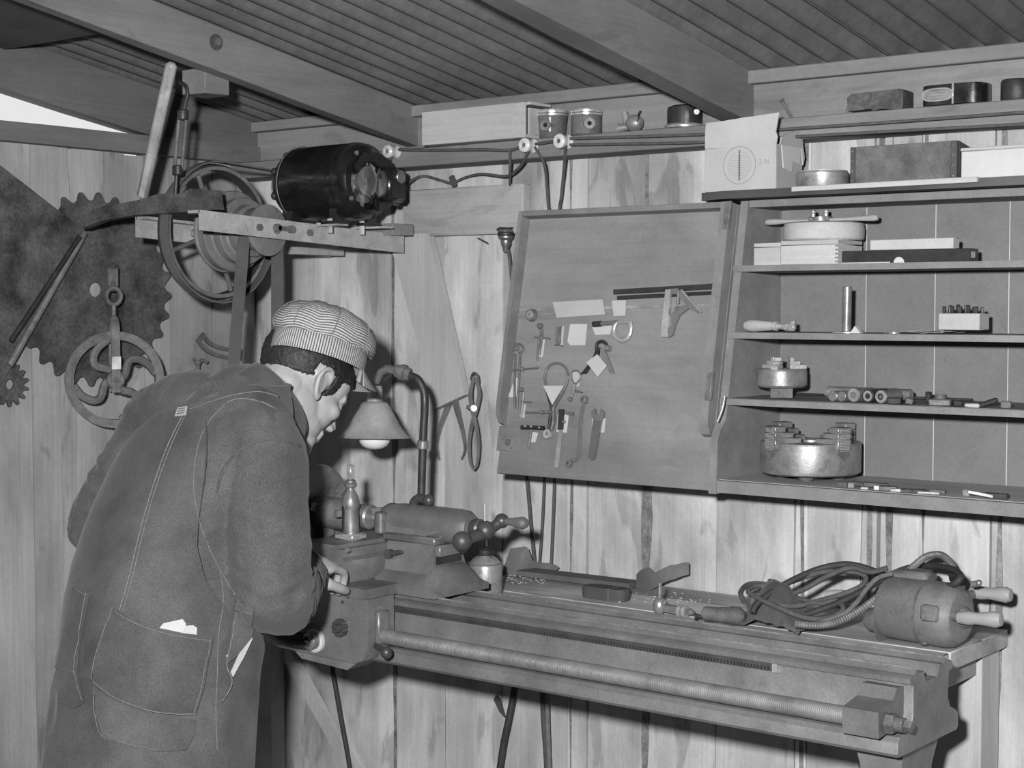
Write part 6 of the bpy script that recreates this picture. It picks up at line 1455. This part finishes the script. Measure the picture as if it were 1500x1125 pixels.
# back panel up to the crossing of the braces, and the braces over the shoulders
def wid(i):                       # half breadth of the bib, in units of the angle
    z = min(1,max(0,(i-6)/(12.6-6))); return R(86)*(1-z)**.55*(.55+.45*(1-z)) + R(9)
rows = []
NP = 26
for a in range(0, 19):
    i = 4.3+8.3*a/18; wd_ = wid(max(i,6)); rows.append([torso_pt(i, -math.pi/2+wd_*(2*b/NP-1), .002+.009*min(1,max(0,(i-4.6)/1.6))+.0035*mn.noise(torso_pt(i,-math.pi/2+wd_*(2*b/NP-1))*11)) for b in range(NP+1)])
bp = obj('back_panel', MB().sheet(rows, .006), 'denim_overalls', man, sharp=60)
for s in (-1,1):
    pts = []
    for k in range(17):
        f = k/16
        if f < .55: g = f/.55; pts.append(torso_pt(12.2+1.5*g, -math.pi/2+R(6+62*g)*s, .014))
        else: g = (f-.55)/.45; pts.append(torso_pt(13.7-5*g, -math.pi/2+R(68+66*g)*s, .016))
    wsd = []
    m = MB(); vs = []; n_ = len(pts)
    for k in range(n_):
        t = (pts[min(k+1,n_-1)]-pts[max(k-1,0)]).normalized(); o_ = (pts[k]-torso_pt(11,0)).normalized(); o_ = (pts[k]-RC[11][0]).normalized(); sd_ = t.cross(o_).normalized(); nn = sd_.cross(t)
        for a, b in ((-1,-1),(1,-1),(1,1),(-1,1)): vs.append(pts[k]+sd_*(.022*a)+nn*(.002*b))
    m.add(vs, [(k*4+j,k*4+(j+1)%4,k*4+4+(j+1)%4,k*4+4+j) for k in range(n_-1) for j in range(4)]+[(3,2,1,0),tuple((n_-1)*4+j for j in range(4))])
    obj('brace', m, 'denim_overalls', bp)

# ---------------- cap
CC = P(473,527,d=3.095); CM = Matrix.Translation(CC+V((-.002,-.013,-.001))) @ Matrix.Rotation(R(-4),4,'Z') @ Matrix.Rotation(R(-19),4,'X')
def capgrid(rows, uvf):
    """rows: list of (rx, ry, z, yshift, frontdrop); open seam at the back"""
    m = MB(); m.vuv = []; n = 72; vs = []; fs = []
    for a, (rx, ry, z, ys, fd) in enumerate(rows):
        for i in range(n+1):
            t = -math.pi/2+2*math.pi*i/n; c, s = math.cos(t), math.sin(t)
            vs.append(CM @ V((rx*c, ry*s+ys, z-fd*max(0,s)))); m.vuv.append(uvf(a, i, n, rx, z))
    for a in range(len(rows)-1):
        for i in range(n): fs.append((a*(n+1)+i, a*(n+1)+i+1, (a+1)*(n+1)+i+1, (a+1)*(n+1)+i))
    m.v = vs; m.f = fs; return m
def cap_obj(name, m, par, sharp=60):
    vuv = m.vuv; o = obj(name, m, 'hickory_stripe', par, sharp=sharp); uv = o.data.uv_layers.new(name='UVMap')
    for l in o.data.loops: uv.data[l.index].uv = vuv[l.vertex_index]
    return o
cap = obj('cap', MB(CM).rev([(0,.1085),(.006,.1085),(.0075,.1065),(.006,.1045),(0,.1045)], (0,.004,0), (0,0,1), 14), 'hickory_stripe', man)
cap['label'] = 'striped work cap with a stubby visor'
band = [(.0795,.0965,-.001,0,0),(.081,.098,.0,0,0),(.0815,.0985,.018,0,0),(.081,.098,.035,0,0),(.0795,.0965,.036,0,0),(.0765,.0935,.030,0,0),(.0765,.0935,.0,0,0),(.0795,.0965,-.001,0,0)]
cap_obj('cap_band', capgrid(band, lambda a,i,n,rx,z: (i/n*112, z)), cap)
crown = []
for (k, z, ys) in ((1.0,.034,0),(1.045,.038,0),(1.085,.046,.001),(1.10,.055,.003),(1.085,.066,.005),(1.03,.077,.006),(.93,.088,.007),(.78,.096,.006),(.58,.1015,.005),(.34,.105,.004),(.12,.1062,.004),(.0,.1065,.004)): crown.append((.080*k,.099*k,z,ys,.012*math.sin(min(1,k)*1.6)*(z > .04)))
arc = [0]
for a in range(1,len(crown)): arc.append(arc[-1]+math.hypot(crown[a][1]-crown[a-1][1], crown[a][2]-crown[a-1][2]))
cm_ = capgrid(crown, lambda a,i,n,rx,z: (arc[a]/.0052+2.6*abs(((i/n*8) % 1)-.5)*(1 if a < 10 else 0)+.0001, i/n))
for q, p in enumerate(cm_.v): 
    cm_.v[q] = p + (p-CC).normalized()*(.0028*mn.noise(p*38)+.0022*mn.noise(p*80))
crn = cap_obj('crown', cm_, cap, 180)
for k in range(8):
    pts = []
    for a in range(1, len(crown)-1):
        i = int(72*k/8)+4; pts.append(cm_.v[a*73+i]+(cm_.v[a*73+i]-CC).normalized()*.0006)
    obj('panel_seam', MB().tube(catmull(pts,3), .0012, 6), 'stitch', crn)
m = MB(); m.vuv = []; NA, NB = 30, 9; top = []; 
for b in range(NB+1):
    for a in range(NA+1):
        t = R(90)+R(56)*(2*a/NA-1); f = b/NB; w_ = math.sin(math.pi*a/NA)**.45
        r = f*.058*w_; top.append((CM @ V((.081*math.cos(t)*(1-.06*f), .098*math.sin(t)+r*.95, .006-r*.34-.020*f*(math.cos(t)**2)*2.0)), (a/NA*44, f)))
N0 = len(top)
rows = [[top[b*(NA+1)+a][0] for a in range(NA+1)] for b in range(NB+1)]
m.sheet(rows, .0035); m.vuv = [q[1] for q in top]*2
cap_obj('visor', m, cap, 50)
# ---------------- seams, pockets and tag laid on the cloth
av = []; af = []
for mm in (jm, om):
    b_ = len(av); av += mm.v; af += [tuple(b_+i for i in f) for f in mm.f]
bpv = [bp.matrix_world @ v.co for v in bp.data.vertices]
off_ = wloc(bp); bpv = [off_+v.co for v in bp.data.vertices]; b_ = len(av); av += bpv; af += [tuple(b_+i for i in p.vertices) for p in bp.data.polygons]
for q_ in [c for c in COL.objects if c.parent == bp]:
    of2 = wloc(q_); b_ = len(av); av += [of2+v.co for v in q_.data.vertices]; af += [tuple(b_+i for i in f.vertices) for f in q_.data.polygons]
tree = BVHTree.FromPolygons(av, af)
def surf(px, py, off=.0):
    r_ = ray(px,py).normalized(); h, n, i, d = tree.ray_cast(CAM, r_)
    if h is None: return None
    if n.dot(r_) > 0: n = -n
    return h+n*off
def poly_at(pl, f):
    L = [math.dist(a,b) for a,b in zip(pl,pl[1:])]; s = f*sum(L)
    for (a,b),l in zip(zip(pl,pl[1:]),L):
        if s <= l+1e-9: return (a[0]+(b[0]-a[0])*s/l, a[1]+(b[1]-a[1])*s/l)
        s -= l
    return pl[-1]
def smooth_line(pl, n):
    q = catmull([(a,b,0) for a,b in pl], 6); q = [(p.x,p.y) for p in q]; return [poly_at(q, i/(n-1)) for i in range(n)]
def stitch(pl, par, r=.0008, n=40, name='stitching', mat='stitch', off=.0008):
    pts = [surf(x,y,off) for x,y in smooth_line(pl, n)]; pts = [p for p in pts if p is not None]
    keep = [pts[0]]
    for p in pts[1:]:
        if (p-keep[-1]).length < .06: keep.append(p)
    return obj(name, MB().tube(keep, r, 5), mat, par, sharp=180)
def patch(top_, right, bottom, left, par, name='pocket', off=.0045, mat='denim_overalls', nu=22, nv=18, th=.004):
    rows = []
    for i in range(nv):
        v = i/(nv-1); row = []
        for j in range(nu):
            u = j/(nu-1); T = poly_at(top_,u); Bq = poly_at(bottom,u); Lq = poly_at(left,v); Rq = poly_at(right,v)
            c00, c10, c01, c11 = top_[0], top_[-1], bottom[0], bottom[-1]
            x = (1-v)*T[0]+v*Bq[0]+(1-u)*Lq[0]+u*Rq[0]-((1-u)*(1-v)*c00[0]+u*(1-v)*c10[0]+(1-u)*v*c01[0]+u*v*c11[0])
            y = (1-v)*T[1]+v*Bq[1]+(1-u)*Lq[1]+u*Rq[1]-((1-u)*(1-v)*c00[1]+u*(1-v)*c10[1]+(1-u)*v*c01[1]+u*v*c11[1])
            p = surf(x,y,off); row.append(p if p is not None else (row[-1] if row else rows[-1][j]))
        rows.append(row)
    return obj(name, MB().sheet([r[::-1] for r in rows], th), mat, par, sharp=70)
stitch([(268,608),(245,655),(222,720),(205,780),(188,850),(172,905),(160,950)], bp, .0011, 60, 'centre_seam')
stitch([(273,606),(250,655),(227,720),(210,780),(193,850),(177,905)], bp, .0008, 60)
stitch([(330,592),(303,622),(289,660),(284,710),(290,755),(303,795),(322,835),(345,872)], bp, .0008, 60)
stitch([(275,601),(310,588),(345,578),(380,574),(410,582)], jo, .0010, 40)
stitch([(268,604),(275,585),(290,572)], jo, .0010, 16)
stitch([(332,590),(350,584),(380,588),(405,600)], jo, .0010, 24)
stitch([(322,705),(332,682),(352,660),(382,646),(412,646),(438,654)], jo, .0022, 40, 'sleeve_seam', 'denim_jacket', .001)
stitch([(318,722),(326,690),(346,664)], jo, .0026, 20, 'sleeve_fold', 'denim_jacket', .001)
pk = patch([(170,891),(196,906),(228,919),(268,928),(309,933)], [(309,933),(303,970),(295,1010),(287,1048)], [(139,1000),(165,1022),(200,1036),(240,1045),(287,1048)], [(170,891),(152,940),(142,975),(139,1000)], oo, 'rear_pocket')
tree2 = None
stitch([(172,897),(198,912),(230,925),(270,934),(306,939)], pk, .0009, 40, off=.0094); stitch([(170,891),(152,940),(142,975),(139,1000)], pk, .0009, 30, off=.0094)
stitch([(305,936),(299,970),(291,1010),(284,1046)], pk, .0009, 30, off=.0094); stitch([(139,1000),(165,1022),(200,1036),(240,1045),(287,1048)], pk, .0012, 40, off=.0094)
pk2 = patch([(141,1008),(165,1028),(200,1042),(240,1051),(286,1054)], [(286,1054),(284,1075),(270,1100)], [(155,1080),(190,1092),(230,1102),(270,1100)], [(141,1008),(145,1050),(155,1080)], oo, 'pocket_skirt', .003)
stitch([(141,1008),(145,1050),(155,1080),(190,1092),(230,1102)], pk2, .0010, 40, off=.0082)
lp2 = patch([(113,861),(124,866),(134,870)], [(134,870),(118,960),(116,985),(127,1028)], [(84,1000),(92,1030),(112,1040),(127,1028)], [(113,861),(98,930),(84,1000)], oo, 'tool_pocket', .004, nu=8, nv=20)
stitch([(132,868),(117,960),(115,985),(126,1026)], lp2, .0010, 30, off=.0094); stitch([(114,864),(124,869),(133,873)], lp2, .0010, 10, off=.0094); stitch([(88,978),(102,983),(116,986)], lp2, .0010, 10, off=.0094)
stitch([(322,835),(327,880),(320,930),(318,990),(316,1040),(318,1100)], oo, .0009, 50)
so = patch([(344,884),(358,884),(374,888)], [(374,888),(370,915),(362,945)], [(328,975),(333,985),(338,1000)], [(344,884),(336,930),(328,975)], oo, 'side_placket', .003, nu=8, nv=16)
stitch([(345,886),(337,930),(329,975),(336,1000),(322,1030)], so, .0012, 30, off=.0082); stitch([(344,893),(358,893),(374,897)], so, .0010, 12, off=.0082)
patch([(362,938),(366,934)], [(366,934),(352,965),(337,992)], [(334,985),(337,992)], [(362,938),(345,960),(334,985)], oo, 'white_lining', .007, 'paper', 4, 12, .002)
c = surf(330,962,.006); obj('rivet', MB().sph(c, .003, 8, 6), 'tin', so)
# papers sticking out of the rear pocket
def slip(pl, name, off):
    pts = [surf(x,y,off) for x,y in pl]; o_ = pts[0]; n_ = (pts[1]-pts[0]).cross(pts[-1]-pts[0]).normalized(); e1_ = (pts[1]-pts[0]).normalized(); e2_ = n_.cross(e1_)
    return obj(name, MB().prism([((p-o_).dot(e1_),(p-o_).dot(e2_)) for p in pts], .0012, o_, e1_, e2_), 'paper', label='folded white paper slip tucked in the man\'s rear pocket, %s' % ('left one' if off < .004 else 'right one'), cat='paper', group='paper slips in the rear pocket')
slip([(232,922),(266,932),(272,914),(267,907),(240,913)], 'paper_slip', .0035); slip([(264,932),(286,936),(287,920),(281,916),(270,917)], 'paper_slip', .0045)
# woven tag at the crossing of the braces
pts = [surf(x,y,.004) for x,y in ((262,599),(276,597),(274,609),(258,611))]
tg = obj('woven_tag', MB().sheet([[pts[0],pts[1]],[pts[3],pts[2]]], .002), 'paper', bp)
for f in (.22,.5,.78):
    a_ = pts[0].lerp(pts[3],f); b_ = pts[1].lerp(pts[2],f); obj('tag_bar', MB().tube([a_.lerp(b_,.15), a_.lerp(b_,.85)], .0011, 5), 'denim_overalls', tg)
# cuffs, hems, boots
d_ = (Rw-Re).normalized(); e_ = d_.cross(UZ).normalized(); f_ = e_.cross(d_)
w0 = Rw-d_*.022
obj('cuff', MB().tube([w0+e_*(.063*math.cos(t))+f_*(.063*math.sin(t)) for t in [2*math.pi*i/28 for i in range(28)]], .0045, 8, closed=True), 'denim_jacket', jo)
for (h,k,a,s) in LEG:
    bt = V((a.x,a.y,0)); m = MB()
    m.loft([[bt+BF*(.045+l*math.cos(t))+BR*(w_*math.sin(t))+UZ*z for t in [2*math.pi*i/20 for i in range(20)]] for z, l, w_ in ((.024,.135,.048),(.045,.135,.050),(.065,.118,.048),(.085,.085,.046))])
    m.tube([bt+UZ*.06, bt+UZ*.12, bt+UZ*.17], [.055,.052,.052], 16)
    b1_ = obj('boot', m, 'dark_iron', man); obj('sole', MB().loft([[bt+BF*(.045+l*math.cos(t))+BR*(w_*math.sin(t))+UZ*z for t in [2*math.pi*i/20 for i in range(20)]] for z, l, w_ in ((.0,.138,.050),(.023,.140,.051))]), 'rubber', b1_)
